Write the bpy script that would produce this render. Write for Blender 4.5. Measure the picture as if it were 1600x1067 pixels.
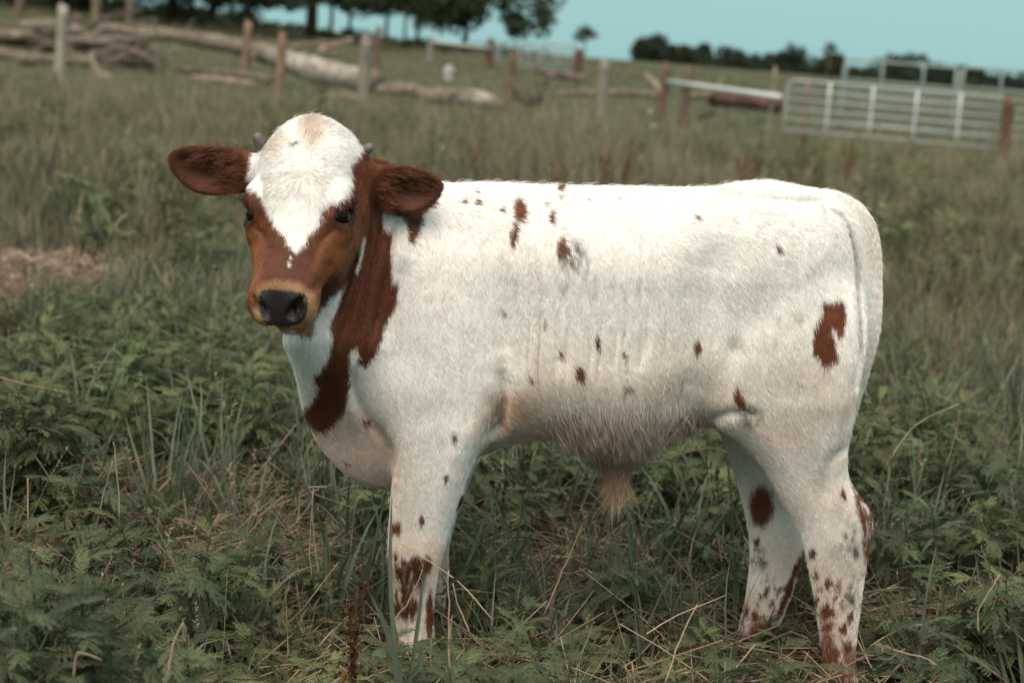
import bpy, math, random, colorsys
import numpy as np
from mathutils import Vector, Matrix

# ------------------------------------------------------------------ camera
CAM_H = 1.20
PITCH = math.radians(8.5)
ROLL = math.radians(4.6)
FPX = 2990.0                       # focal length in photo pixels (photo 1600 x 1067)
scene = bpy.context.scene
for o in list(bpy.data.objects):
    bpy.data.objects.remove(o)
col = scene.collection
_cp, _sp, _cr, _sr = math.cos(PITCH), math.sin(PITCH), math.cos(ROLL), math.sin(ROLL)
FWD = np.array([0.0, _cp, -_sp])
_R0 = np.array([1.0, 0.0, 0.0]); _U0 = np.array([0.0, _sp, _cp])
RGT = _cr * _R0 + _sr * _U0
UPV = -_sr * _R0 + _cr * _U0
CAM = np.array([0.0, 0.0, CAM_H])
cam_data = bpy.data.cameras.new('camera')
cam = bpy.data.objects.new('camera', cam_data)
col.objects.link(cam)
cam.matrix_world = Matrix(((RGT[0], UPV[0], -FWD[0], CAM[0]), (RGT[1], UPV[1], -FWD[1], CAM[1]),
                           (RGT[2], UPV[2], -FWD[2], CAM[2]), (0, 0, 0, 1)))
cam_data.sensor_width = 36.0
cam_data.lens = 36.0 * FPX / 1600.0
cam_data.clip_start = 0.05
cam_data.clip_end = 3000.0
cam_data.dof.use_dof = True
cam_data.dof.focus_distance = 3.50
cam_data.dof.aperture_fstop = 4.3
scene.camera = cam
scene.render.resolution_x, scene.render.resolution_y = 1024, 682

# ------------------------------------------------------------------ light
SUN_EL, SUN_AZ = math.radians(58), math.radians(195)     # high, veiled, a little behind the calf's back
world = bpy.data.worlds.new('World'); scene.world = world; world.use_nodes = True
_nt = world.node_tree
for n in list(_nt.nodes): _nt.nodes.remove(n)
_out = _nt.nodes.new('ShaderNodeOutputWorld'); _bg = _nt.nodes.new('ShaderNodeBackground')
_sky = _nt.nodes.new('ShaderNodeTexSky'); _sky.sky_type = 'NISHITA'; _sky.sun_disc = False
_sky.sun_elevation = SUN_EL; _sky.sun_rotation = SUN_AZ
_sky.air_density = 1.0; _sky.dust_density = 2.0; _sky.ozone_density = 1.0
# thin even overcast over the clear sky: an even pale teal veil mixed in everywhere
_mix = _nt.nodes.new('ShaderNodeMix'); _mix.data_type = 'RGBA'; _mix.inputs['Factor'].default_value = 0.86
_mix.inputs['B'].default_value = (2.85, 5.05, 5.05, 1)
_nt.links.new(_sky.outputs[0], _mix.inputs['A'])
_nt.links.new(_mix.outputs['Result'], _bg.inputs['Color'])
_bg.inputs['Strength'].default_value = 0.10
_nt.links.new(_bg.outputs[0], _out.inputs['Surface'])
sun_data = bpy.data.lights.new('sun', 'SUN'); sun_data.energy = 3.3; sun_data.angle = math.radians(60)
sun_data.color = (1.0, 0.80, 0.69)
sun = bpy.data.objects.new('sun', sun_data); col.objects.link(sun)
# sun_rotation in the sky is clockwise from +Y seen from above
_sd = np.array([math.sin(SUN_AZ) * math.cos(SUN_EL), math.cos(SUN_AZ) * math.cos(SUN_EL), math.sin(SUN_EL)])
sun.rotation_euler = Vector(_sd).to_track_quat('Z', 'Y').to_euler()
sun.location = (0, 0, 30)
vs = scene.view_settings
vs.view_transform = 'Standard'; vs.look = 'None'; vs.gamma = 1.0; vs.exposure = 0.36
scene.render.engine = 'CYCLES'
scene.cycles.use_denoising = True
scene.cycles.max_bounces = 5
scene.cycles.transparent_max_bounces = 8
scene.cycles_curves.shape = 'RIBBONS'

# ------------------------------------------------------------------ helpers
def ray(px, py):
    d = FWD + RGT * ((px - 800.0) / FPX) - UPV * ((py - 533.5) / FPX)
    return d
def at_y(px, py, Y):
    """point on the ray through photo pixel (px,py) at world depth Y"""
    d = ray(px, py)
    return CAM + d * (Y / d[1])
def on_ground(px, py, z=0.0):
    d = ray(px, py)
    return CAM + d * ((z - CAM_H) / d[2])
def project(P):
    """world points (N,3) -> photo pixels"""
    v = np.asarray(P) - CAM
    w = v @ FWD
    return 800.0 + FPX * (v @ RGT) / w, 533.5 - FPX * (v @ UPV) / w
def tag(o, label=None, cat=None, group=None, kind=None):
    if label: o['label'] = label
    if cat: o['category'] = cat
    if group: o['group'] = group
    if kind: o['kind'] = kind
    return o
def empty(name, loc=(0, 0, 0), rz=0.0):
    o = bpy.data.objects.new(name, None); col.objects.link(o)
    o.empty_display_size = 0.05
    o.location = loc; o.rotation_euler = (0, 0, rz)
    return o
def mesh_np(name, V, F, smooth=True, mats=(), midx=None):
    """V (n,3), F list of arrays (each (m,3) or (m,4))"""
    if isinstance(F, np.ndarray): F = [F]
    F = [f for f in F if len(f)]
    me = bpy.data.meshes.new(name)
    V = np.asarray(V, dtype=np.float32)
    nl = sum(f.size for f in F); nf = sum(len(f) for f in F)
    me.vertices.add(len(V)); me.vertices.foreach_set('co', V.ravel())
    me.loops.add(nl); me.polygons.add(nf)
    me.loops.foreach_set('vertex_index', np.concatenate([f.ravel() for f in F]).astype(np.int32))
    sizes = np.concatenate([np.full(len(f), f.shape[1], np.int32) for f in F])
    starts = np.concatenate([[0], np.cumsum(sizes)[:-1]]).astype(np.int32)
    me.polygons.foreach_set('loop_start', starts)
    if smooth: me.polygons.foreach_set('use_smooth', np.ones(nf, bool))
    if midx is not None: me.polygons.foreach_set('material_index', np.asarray(midx, np.int32))
    for m in mats: me.materials.append(m)
    me.update(calc_edges=True)
    return me
def link(name, data, parent=None, loc=None):
    o = bpy.data.objects.new(name, data); col.objects.link(o)
    if parent: o.parent = parent
    if loc is not None: o.location = loc
    return o
def vcol(me, name, C):
    a = me.attributes.new(name, 'FLOAT_COLOR', 'POINT')
    C = np.asarray(C, np.float32)
    if C.shape[1] == 3: C = np.concatenate([C, np.ones((len(C), 1), np.float32)], 1)
    a.data.foreach_set('color', C.ravel())
class MB:
    """collects vertices, faces and point colours for one mesh"""
    def __init__(s): s.V = []; s.F3 = []; s.F4 = []; s.C = []; s.n = 0
    def add(s, V, F, c=(1, 1, 1)):
        V = np.asarray(V, float); F = np.asarray(F, int)
        s.V.append(V)
        (s.F3 if F.shape[1] == 3 else s.F4).append(F + s.n)
        c = np.asarray(c, float)
        s.C.append(np.broadcast_to(c, (len(V), 3)) if c.ndim == 1 else c)
        s.n += len(V)
    def tube(s, pts, rad, k=8, c=(1, 1, 1), cap=True, jit=0.0, rng=None):
        pts = np.asarray(pts, float); n = len(pts)
        rad = np.broadcast_to(np.asarray(rad, float), (n,))
        T = np.gradient(pts, axis=0); T /= np.linalg.norm(T, axis=1)[:, None] + 1e-9
        ref = np.array([0, 0, 1.0]) if abs(T[:, 2]).mean() < 0.8 else np.array([1.0, 0, 0])
        A = np.cross(T, ref); A /= np.linalg.norm(A, axis=1)[:, None] + 1e-9
        B = np.cross(T, A)
        th = np.arange(k) / k * 2 * np.pi
        rr = rad[:, None] * (1 + (rng.normal(0, jit, (n, k)) if jit and rng is not None else 0))
        V = pts[:, None, :] + rr[..., None] * (np.cos(th)[None, :, None] * A[:, None, :] + np.sin(th)[None, :, None] * B[:, None, :])
        V = V.reshape(-1, 3)
        i = np.arange(n - 1)[:, None] * k; j = np.arange(k)[None, :]; j2 = (j + 1) % k
        F = np.stack([i + j, i + j2, i + k + j2, i + k + j], -1).reshape(-1, 4)
        s.add(V, F, c)
        if cap:
            base = s.n - n * k
            for e, flip in ((0, True), (n - 1, False)):
                ring = base + e * k + np.arange(k)
                f = np.stack([np.full(k, s.n), ring, np.roll(ring, -1)], 1)
                s.V.append(pts[e][None]); s.C.append(s.C[-1][-1:]); s.n += 1
                s.F3.append(f[:, ::-1] if flip else f)
    def box(s, x0, x1, y0, y1, z0, z1, c=(1, 1, 1)):
        V = [(x, y, z) for x in (x0, x1) for y in (y0, y1) for z in (z0, z1)]
        F = [(0, 1, 3, 2), (4, 6, 7, 5), (0, 4, 5, 1), (2, 3, 7, 6), (0, 2, 6, 4), (1, 5, 7, 3)]
        s.add(V, F, c)
    def mesh(s, name, mat, smooth=True, attr=True):
        F = []
        if s.F3: F.append(np.concatenate(s.F3))
        if s.F4: F.append(np.concatenate(s.F4))
        me = mesh_np(name, np.concatenate(s.V), F, smooth, [mat] if mat else [])
        if attr: vcol(me, 'tint', np.concatenate(s.C))
        return me
def value_noise(P, scale, seed=0):
    """cheap smooth 3D noise in [-1,1] at points P (N,3)"""
    rng = np.random.default_rng(seed)
    tab = rng.uniform(-1, 1, 4096).astype(np.float32)
    q = np.asarray(P) / scale + 1000.0
    i = np.floor(q).astype(np.int64); f = q - i; f = f * f * (3 - 2 * f)
    out = 0
    for dx in (0, 1):
        wx = f[:, 0] if dx else 1 - f[:, 0]
        for dy in (0, 1):
            wy = f[:, 1] if dy else 1 - f[:, 1]
            for dz in (0, 1):
                wz = f[:, 2] if dz else 1 - f[:, 2]
                h = ((i[:, 0] + dx) * 73856093 ^ (i[:, 1] + dy) * 19349663 ^ (i[:, 2] + dz) * 83492791) & 4095
                out = out + wx * wy * wz * tab[h]
    return out

# ------------------------------------------------------------------ materials
def new_mat(name):
    m = bpy.data.materials.new(name); m.use_nodes = True
    nt = m.node_tree
    b = nt.nodes.get('Principled BSDF')
    return m, nt, b
def mat_attr(name, attr='tint', rough=0.7, spec=0.3, noise=0.0, nscale=30.0, trans=0.0, hue_rand=0.0, bump=0.0, bscale=60.0, fac=(1, 1, 1)):
    """colour from a point attribute, broken up by noise; optional per-object variation, translucency and bump"""
    m, nt, b = new_mat(name)
    a = nt.nodes.new('ShaderNodeAttribute'); a.attribute_name = attr
    c = a.outputs['Color']
    if fac != (1, 1, 1):
        mm = nt.nodes.new('ShaderNodeMix'); mm.data_type = 'RGBA'; mm.blend_type = 'MULTIPLY'; mm.inputs['Factor'].default_value = 1
        nt.links.new(c, mm.inputs['A']); mm.inputs['B'].default_value = (*fac, 1); c = mm.outputs['Result']
    if noise:
        tc = nt.nodes.new('ShaderNodeTexCoord'); nz = nt.nodes.new('ShaderNodeTexNoise')
        nz.inputs['Scale'].default_value = nscale; nz.inputs['Detail'].default_value = 4
        nt.links.new(tc.outputs['Object'], nz.inputs['Vector'])
        mr = nt.nodes.new('ShaderNodeMapRange'); mr.inputs['To Min'].default_value = 1 - noise; mr.inputs['To Max'].default_value = 1 + noise
        mr.inputs['From Min'].default_value = 0.3; mr.inputs['From Max'].default_value = 0.7
        nt.links.new(nz.outputs['Fac'], mr.inputs['Value'])
        mm = nt.nodes.new('ShaderNodeVectorMath'); mm.operation = 'SCALE'
        nt.links.new(c, mm.inputs[0]); nt.links.new(mr.outputs[0], mm.inputs['Scale']); c = mm.outputs[0]
    if hue_rand:
        oi = nt.nodes.new('ShaderNodeObjectInfo'); hs = nt.nodes.new('ShaderNodeHueSaturation')
        mr = nt.nodes.new('ShaderNodeMapRange'); mr.inputs['To Min'].default_value = 1 - hue_rand * 1.6; mr.inputs['To Max'].default_value = 1 + hue_rand * 1.6
        nt.links.new(oi.outputs['Random'], mr.inputs['Value']); nt.links.new(mr.outputs[0], hs.inputs['Value'])
        ml = nt.nodes.new('ShaderNodeMath'); ml.operation = 'MULTIPLY'; ml.inputs[1].default_value = 7.31
        fr = nt.nodes.new('ShaderNodeMath'); fr.operation = 'FRACT'
        nt.links.new(oi.outputs['Random'], ml.inputs[0]); nt.links.new(ml.outputs[0], fr.inputs[0])
        mr2 = nt.nodes.new('ShaderNodeMapRange'); mr2.inputs['To Min'].default_value = 0.5 - hue_rand * 0.10; mr2.inputs['To Max'].default_value = 0.5 + hue_rand * 0.10
        nt.links.new(fr.outputs[0], mr2.inputs['Value']); nt.links.new(mr2.outputs[0], hs.inputs['Hue'])
        nt.links.new(c, hs.inputs['Color']); c = hs.outputs['Color']
    nt.links.new(c, b.inputs['Base Color'])
    b.inputs['Roughness'].default_value = rough
    b.inputs['Specular IOR Level'].default_value = spec
    if bump:
        tc = nt.nodes.new('ShaderNodeTexCoord'); nz = nt.nodes.new('ShaderNodeTexNoise')
        nz.inputs['Scale'].default_value = bscale; nz.inputs['Detail'].default_value = 5
        nt.links.new(tc.outputs['Object'], nz.inputs['Vector'])
        bp = nt.nodes.new('ShaderNodeBump'); bp.inputs['Strength'].default_value = bump; bp.inputs['Distance'].default_value = 0.02
        nt.links.new(nz.outputs['Fac'], bp.inputs['Height']); nt.links.new(bp.outputs[0], b.inputs['Normal'])
    if trans:
        tr = nt.nodes.new('ShaderNodeBsdfTranslucent'); nt.links.new(c, tr.inputs['Color'])
        ms = nt.nodes.new('ShaderNodeMixShader'); ms.inputs[0].default_value = trans
        o = nt.nodes['Material Output']
        nt.links.new(b.outputs[0], ms.inputs[1]); nt.links.new(tr.outputs[0], ms.inputs[2]); nt.links.new(ms.outputs[0], o.inputs['Surface'])
    return m
# ================================================================== terrain
def terrain(x, y):
    """ground height: flat pasture to the fences, then a slow rise to a crest about 100 m off, falling away behind it"""
    x = np.asarray(x, float); y = np.asarray(y, float)
    z = 0.0252 * np.maximum(0, y - 46) * (y < 100) + (y >= 100) * (1.36 - 0.000045 * (np.minimum(y, 400) - 100) ** 2)
    z = z - 0.30 * np.exp(-((y - 100) / 7.0) ** 2) * 0.3
    z = z + np.where(y > 40, np.clip(-x - 4, 0, 60) * 0.035 * np.clip((y - 40) / 45, 0, 1), 0)
    z = z + 0.035 * np.sin(x * 0.9 + y * 0.35) * np.clip((y - 6) / 6, 0, 1) + 0.02 * np.sin(x * 2.3 - y * 1.1) * np.clip((y - 5) / 5, 0, 1)
    return z
def gz(x, y): return float(terrain(x, y))
_xs = np.concatenate([-np.geomspace(700, 12, 34), np.linspace(-11, 11, 90), np.geomspace(12, 700, 34)])
_ys = np.concatenate([np.linspace(-25, 1, 14), np.linspace(1.3, 20, 110), np.linspace(20.5, 140, 120), np.geomspace(145, 1500, 40)])
_X, _Y = np.meshgrid(_xs, _ys, indexing='ij')
_V = np.stack([_X, _Y, terrain(_X, _Y)], -1).reshape(-1, 3)
_V[:, 2] += np.where((_V[:, 1] < 20) & (np.abs(_V[:, 0]) < 9), 0.012 * value_noise(_V, 0.35, 2), 0)
_i = np.arange(len(_xs) - 1)[:, None] * len(_ys); _j = np.arange(len(_ys) - 1)[None]
_F = np.stack([_i + _j, _i + len(_ys) + _j, _i + len(_ys) + _j + 1, _i + _j + 1], -1).reshape(-1, 4)
gm, nt, b = new_mat('pasture_soil')
tc = nt.nodes.new('ShaderNodeTexCoord')
def nz(scale, det=5, rough=0.6):
    n = nt.nodes.new('ShaderNodeTexNoise'); n.inputs['Scale'].default_value = scale; n.inputs['Detail'].default_value = det; n.inputs['Roughness'].default_value = rough
    nt.links.new(tc.outputs['Object'], n.inputs['Vector']); return n
def ramp(src, stops):
    r = nt.nodes.new('ShaderNodeValToRGB'); e = r.color_ramp.elements
    while len(e) < len(stops): e.new(0.5)
    for k, (p, c) in zip(e, stops): k.position = p; k.color = (*c, 1)
    nt.links.new(src, r.inputs['Fac']); return r
r1 = ramp(nz(9).outputs['Fac'], [(0.3, (0.030, 0.022, 0.015)), (0.5, (0.055, 0.045, 0.028)), (0.7, (0.11, 0.085, 0.055))])      # litter and soil
r2 = ramp(nz(0.55, 6, 0.7).outputs['Fac'], [(0.3, (0.060, 0.068, 0.036)), (0.5, (0.092, 0.098, 0.052)), (0.7, (0.135, 0.122, 0.072))])  # far sward
sp = nt.nodes.new('ShaderNodeSeparateXYZ'); nt.links.new(tc.outputs['Object'], sp.inputs[0])
mr = nt.nodes.new('ShaderNodeMapRange'); mr.inputs['From Min'].default_value = 9; mr.inputs['From Max'].default_value = 24
nt.links.new(sp.outputs['Y'], mr.inputs['Value'])
mx = nt.nodes.new('ShaderNodeMix'); mx.data_type = 'RGBA'
nt.links.new(mr.outputs[0], mx.inputs['Factor']); nt.links.new(r1.outputs[0], mx.inputs['A']); nt.links.new(r2.outputs[0], mx.inputs['B'])
nt.links.new(mx.outputs['Result'], b.inputs['Base Color']); b.inputs['Roughness'].default_value = 0.95; b.inputs['Specular IOR Level'].default_value = 0.1
bp = nt.nodes.new('ShaderNodeBump'); bp.inputs['Strength'].default_value = 0.8; bp.inputs['Distance'].default_value = 0.03
nt.links.new(nz(28, 6).outputs['Fac'], bp.inputs['Height']); nt.links.new(bp.outputs[0], b.inputs['Normal'])
g_ = link('ground', mesh_np('ground', _V, _F, True, [gm])); tag(g_, 'rough pasture ground rising to a low crest', 'ground', kind='structure')
def spline(P, m=6):
    """Catmull-Rom through points"""
    P = np.asarray(P, float); Q = np.concatenate([[2 * P[0] - P[1]], P, [2 * P[-1] - P[-2]]])
    out = []
    for i in range(1, len(Q) - 2):
        for t in np.arange(m) / m:
            out.append(0.5 * (2 * Q[i] + (Q[i + 1] - Q[i - 1]) * t + (2 * Q[i - 1] - 5 * Q[i] + 4 * Q[i + 1] - Q[i + 2]) * t * t + (3 * Q[i] - Q[i - 1] - 3 * Q[i + 1] + Q[i + 2]) * t ** 3))
    out.append(P[-1]); return np.array(out)
# ================================================================== fences, gates, logs, trees
BR = np.random.default_rng(2024)
wood_grey = mat_attr('weathered_wood', rough=0.9, spec=0.1, noise=0.35, nscale=9, bump=0.6, bscale=25)
bark_mat = mat_attr('bark', rough=0.95, spec=0.05, noise=0.4, nscale=6, bump=0.9, bscale=14)
metal_mat = mat_attr('painted_pipe', rough=0.42, spec=0.5, noise=0.12, nscale=5)
crown_mat = mat_attr('tree_leaf', rough=0.7, spec=0.15, noise=0.25, nscale=1.5, trans=0.2)
GREYW = (0.23, 0.205, 0.17); TANW = (0.25, 0.165, 0.115); REDW = (0.125, 0.068, 0.052); BRNW = (0.165, 0.115, 0.08); PALEW = (0.33, 0.30, 0.25)

def post(px, top, Y, r, colr, label, group='fence posts across the pasture', lean=0.0, square=False):
    """a fence post standing on the ground at depth Y, its top where the photograph shows it"""
    t = at_y(px, top, Y); z0 = gz(t[0], Y)
    root = empty('fence_post', (t[0], Y, z0)); tag(root, label, 'post', group)
    h = t[2] - z0
    m = MB(); n = 9; zs = np.linspace(-0.15, h, n)
    pts = [(lean * z + 0.008 * math.sin(3 * z + px), 0.006 * math.cos(4 * z + px), z) for z in zs]
    rad = r * (1.06 - 0.14 * np.linspace(0, 1, n)) * (1 + BR.normal(0, 0.03, n))
    m.tube(pts, rad, 10, colr, True, 0.04, BR)
    link('shaft', m.mesh('shaft', wood_grey), root)
    m = MB()                                                    # rough sawn top with a bevel
    m.tube([(lean * h, 0, h - 0.004), (lean * h, 0, h + 0.02), (lean * h + 0.01, 0, h + 0.034)], [r * 0.93, r * 0.85, r * 0.45], 10, np.asarray(colr) * 1.2)
    link('top', m.mesh('top', wood_grey), root)
    for zz in (0.45 * h, 0.8 * h):                               # staples for the wire
        m = MB(); m.tube([(lean * zz - 0.02, -r * 1.0, zz), (lean * zz, -r * 1.18, zz + 0.004), (lean * zz + 0.02, -r * 1.0, zz)], 0.004, 5, (0.12, 0.11, 0.10))
        link('staple', m.mesh('staple', metal_mat), root)
    return t, z0, h
post(98, 10, 37.0, 0.10, PALEW, 'pale grey wooden post in front of the tangled dead branches')
post(440, 55, 33.0, 0.080, TANW, 'orange tan wooden post standing in front of the long fallen trunk', lean=0.02)
post(574, 58, 30.5, 0.105, GREYW, 'thick grey wooden post at the sawn end of the pale fallen trunk')
post(592, 44, 45.0, 0.075, BRNW, 'thin brown post just behind the thick grey post')
post(801, 84, 40.0, 0.10, BRNW, 'brown wooden post beside the dark stump')
post(946, 97, 43.0, 0.135, GREYW, 'broad grey wooden post standing alone between brown and reddish posts')
post(1040, 101, 43.0, 0.105, (0.165, 0.100, 0.080), 'reddish post, left one of the pair at the white rail', lean=0.03)
post(1075, 109, 42.0, 0.105, (0.170, 0.108, 0.086), 'reddish post, right one of the pair at the white rail', lean=0.03)
post(1211, 107, 37.0, 0.035, (0.26, 0.24, 0.17), 'thin pale stake near the left end of the white gate')
post(1577, 158, 34.6, 0.10, (0.125, 0.066, 0.048), 'rust red post at the right end of the white gate')
post(1262, 128, 36.5, 0.06, (0.24, 0.17, 0.13), 'brown wooden post seen through the bars of the white gate')
post(32, -12, 52.0, 0.13, BRNW, 'brown post behind the left end of the dead branches')
post(152, -14, 56.0, 0.15, (0.19, 0.15, 0.10), 'brown post behind the log pile under the dark trees')
post(204, -10, 56.0, 0.13, (0.17, 0.14, 0.10), 'dull post right of the brown one behind the log pile')
post(388, 36, 48.0, 0.11, (0.24, 0.17, 0.12), 'brown post rising from behind the long fallen trunk')
post(674, 60, 72.0, 0.14, GREYW, 'grey post at the left end of the far pale rail')
post(768, 62, 72.0, 0.15, REDW, 'dark red post between the far rail and the far gate')
post(905, 78, 70.5, 0.16, REDW, 'dark red post at the right end of the far gate')

def pipe(parent, name, a, b, r, c, k=8):
    m = MB(); a = np.asarray(a, float); b = np.asarray(b, float)
    m.tube([a, a * 0.67 + b * 0.33, a * 0.33 + b * 0.67, b], r, k, c)
    return link(name, m.mesh(name, metal_mat), parent)
def gate(name, p0, p1, h, zc, bars, uprights, r, c_bar, c_up, label, cat, z_low=0.12, group=None):
    """tubular gate from p0 to p1 (ground points): end frames, horizontal bars, upright braces"""
    p0 = np.asarray(p0, float); p1 = np.asarray(p1, float)
    root = empty(name, tuple(p0)); tag(root, label, cat, group)
    d = p1 - p0; L = np.hypot(d[0], d[1]); u = np.array([d[0], d[1], d[2]])
    low = np.array([0, 0, z_low]); top = np.array([0, 0, h])
    # rounded outer frame
    rc = 0.12 if h > 0.5 else 0.0
    un = u / np.linalg.norm(u)
    fr = [low, low * 0 + np.array([0, 0, h - rc]), un * rc * 0.3 + np.array([0, 0, h - rc * 0.3]), un * rc + top, u - un * rc + top, u - un * rc * 0.3 + np.array([0, 0, h - rc * 0.3]), u + np.array([0, 0, h - rc]), u + low]
    m = MB(); m.tube(fr, r * 1.25, 8, c_bar); link('frame', m.mesh('frame', metal_mat), root)
    for z in bars: pipe(root, 'bar', np.array([0, 0, z]), u + np.array([0, 0, z]), r, c_bar)
    for t in uprights: pipe(root, 'upright', u * t + low + np.array([0, -0.03, 0]), u * t + top + np.array([0, -0.03, 0.0]), r * 1.15, c_up)
    return root
WHITEP = (0.60, 0.62, 0.60); TEALP = (0.22, 0.27, 0.25); PALEP = (0.34, 0.37, 0.35)
ga = at_y(1224, 205, 36.0); gb = at_y(1566, 238, 34.8)
gate('field_gate', (ga[0], 36.0, 0), (gb[0], 34.8, 0), 1.14, 0, [0.22, 0.42, 0.61, 0.79, 0.96], [0.195, 0.395, 0.595, 0.79], 0.020, PALEP, WHITEP, 'white tubular field gate with bright uprights standing in the tall grass', 'gate')
# hinges on the gate ends are part of the post side; taller corral behind
def corral(pxa, pxb, ya, yb, Ya, Yb, label):
    a = at_y(pxa, ya, Ya); b = at_y(pxb, yb, Yb)
    h = (a[2] + b[2]) / 2
    return gate('corral_panel', (a[0], Ya, 0), (b[0], Yb, 0), h, 0, list(np.linspace(0.25, h - 0.45, 6)), [0.02, 0.34, 0.70, 0.98], 0.026, TEALP, (0.20, 0.24, 0.23), label, 'panel', 0.1, 'tall corral panels behind the white gate')
corral(1320, 1498, 93, 107, 45.0, 44.5, 'tall grey green corral panel behind the white gate, left one')
corral(1503, 1690, 105, 120, 44.5, 44.0, 'tall grey green corral panel behind the white gate, cut by the picture edge')
# long white rail from the reddish posts to the gate
ra = at_y(1042, 128, 43.0); rb = at_y(1218, 152, 36.5)
rr_ = empty('pipe_rail', tuple(ra)); tag(rr_, 'long white pipe rail running from the reddish posts to the white gate', 'rail')
pipe(rr_, 'rail', (0, -0.12, 0), rb - ra + np.array([0, -0.12, 0]), 0.055, WHITEP)
for t in (0.0, 0.32, 0.98):
    q = (rb - ra) * t; m = MB(); m.tube([q + np.array([0, -0.12, 0.03]), q + np.array([0, -0.12, -0.06]), q + np.array([0, 0.02, -0.06])], 0.02, 6, (0.3, 0.3, 0.3)); link('bracket', m.mesh('bracket', metal_mat), rr_)
ra = at_y(676, 66, 72.0); rb = at_y(768, 76, 72.0)
rr_ = empty('pipe_rail', tuple(ra)); tag(rr_, 'far pale rail between the grey and dark red posts', 'rail')
pipe(rr_, 'rail', (0, -0.16, 0), rb - ra + np.array([0, -0.16, 0]), 0.075, PALEP)
for t in (0.02, 0.98):
    q = (rb - ra) * t; m = MB(); m.tube([q + np.array([0, -0.16, 0.03]), q + np.array([0, -0.16, -0.08]), q + np.array([0, 0.02, -0.08])], 0.025, 6, (0.3, 0.3, 0.3)); link('bracket', m.mesh('bracket', metal_mat), rr_)
fa = at_y(772, 100, 71.5); fb = at_y(900, 112, 70.8); za, zb = gz(fa[0], 71.5), gz(fb[0], 70.8)
gate('far_gate', (fa[0], 71.5, za), (fb[0], 70.8, zb), 1.0, 0, [0.2, 0.4, 0.6, 0.8], [0.05, 0.30, 0.55, 0.78, 0.96], 0.032, TEALP, PALEP, 'far grey green gate between two dark red posts', 'gate')

# ---- fallen timber
LOGC = np.array([0.205, 0.165, 0.130]); LOGP = np.array([0.50, 0.46, 0.41]); LOGD = np.array([0.085, 0.062, 0.048])
def log_thing(path, rads, label, colr=LOGC, branches=(), name='fallen_log', pale=None, cat='log', group='fallen timber behind the fence', wob=0.06, face=True):
    """path: photo pixels with depths -> a crooked trunk resting on the ground, with broken limbs as parts"""
    P = spline(np.array([at_y(x, y, Y) for x, y, Y in path]), 6)
    zc = P[:, 2].copy()
    R = np.interp(np.linspace(0, 1, len(P)), np.linspace(0, 1, len(rads)), rads)
    zg = terrain(P[:, 0], P[:, 1])
    base = P[len(P) // 2].copy(); base[2] = zg[len(P) // 2]
    root = empty(name, tuple(base)); tag(root, label, cat, group)
    rng = np.random.default_rng(int(abs(path[0][0] * 7 + path[0][1])))
    Q = P - base; Q[:, 2] += rng.normal(0, wob * 0.3, len(Q)) * R; Q[:, 1] += rng.normal(0, wob, len(Q)) * R
    k = 12
    C = np.repeat(np.tile(colr, (len(P), 1)) * rng.uniform(0.8, 1.2, (len(P), 1)), k, 0)
    if pale is not None:
        t = np.linspace(0, 1, len(P)); mk = np.clip(np.minimum((t - pale[0]) / 0.18, (pale[1] - t) / 0.06), 0, 1) * 0.8
        C = C + (LOGP - C) * np.repeat(mk, k)[:, None] * rng.uniform(0.25, 1.0, (len(C), 1))
    m = MB(); m.tube(Q, R * (1 + rng.normal(0, 0.05, len(R))), k, C, True, 0.06, rng)
    link('trunk', m.mesh('trunk', bark_mat), root)
    for bp_ in branches:
        B = spline(np.array([at_y(x, y, Y) for x, y, Y in bp_[0]]), 5) - base
        m = MB(); m.tube(B, np.linspace(bp_[1], bp_[1] * 0.35, len(B)), 8, colr * rng.uniform(0.8, 1.3), True, 0.08, rng)
        link('limb', m.mesh('limb', bark_mat), root)
    return root
log_thing([(150, 42, 56), (240, 52, 54), (330, 66, 51.5), (400, 80, 48), (450, 96, 45.5), (500, 112, 44.0), (588, 128, 43.0)], [0.14, 0.17, 0.20, 0.22, 0.25, 0.27, 0.25], 'long pale barked fallen trunk sloping down to the thick grey post', LOGC * 0.95,
          [([(250, 52, 53.5), (240, 42, 53.4), (243, 32, 53.3)], 0.07), ([(290, 56, 52.5), (297, 40, 52.4), (304, 30, 52.2)], 0.06), ([(405, 78, 47.5), (395, 90, 47), (390, 92, 47)], 0.10), ([(440, 82, 47), (480, 70, 47.5), (545, 63, 48)], 0.09)], pale=(0.55, 0.99))
log_thing([(592, 142, 42.5), (640, 140, 42), (670, 150, 41.5), (720, 152, 41), (760, 158, 40.5), (786, 168, 40.3)], [0.12, 0.15, 0.17, 0.19, 0.17, 0.12], 'crooked brown log lying between the grey post and the brown post', LOGC * 1.0, [([(700, 150, 41), (725, 143, 40.8), (745, 148, 40.5)], 0.06)], pale=(0.55, 0.9))
log_thing([(0, 58, 50), (40, 62, 49), (90, 66, 48), (140, 78, 47.5), (190, 88, 47), (238, 96, 47)], [0.22, 0.20, 0.20, 0.22, 0.24, 0.2], 'thick dark dead trunk at the bottom of the tangled pile', LOGC * 0.5, [([(200, 88, 46.8), (225, 72, 46.5), (240, 60, 46.5)], 0.10), ([(225, 92, 46.8), (238, 100, 46.6), (236, 108, 46.6)], 0.12)])
log_thing([(30, 42, 51), (70, 40, 51), (110, 44, 50.8), (160, 62, 50), (225, 64, 49.5)], [0.14, 0.15, 0.14, 0.14, 0.10], 'pale bare branch across the top of the tangled pile', LOGC * 1.0, [([(110, 44, 50.8), (125, 30, 50.8), (112, 22, 50.8)], 0.09)])
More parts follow.
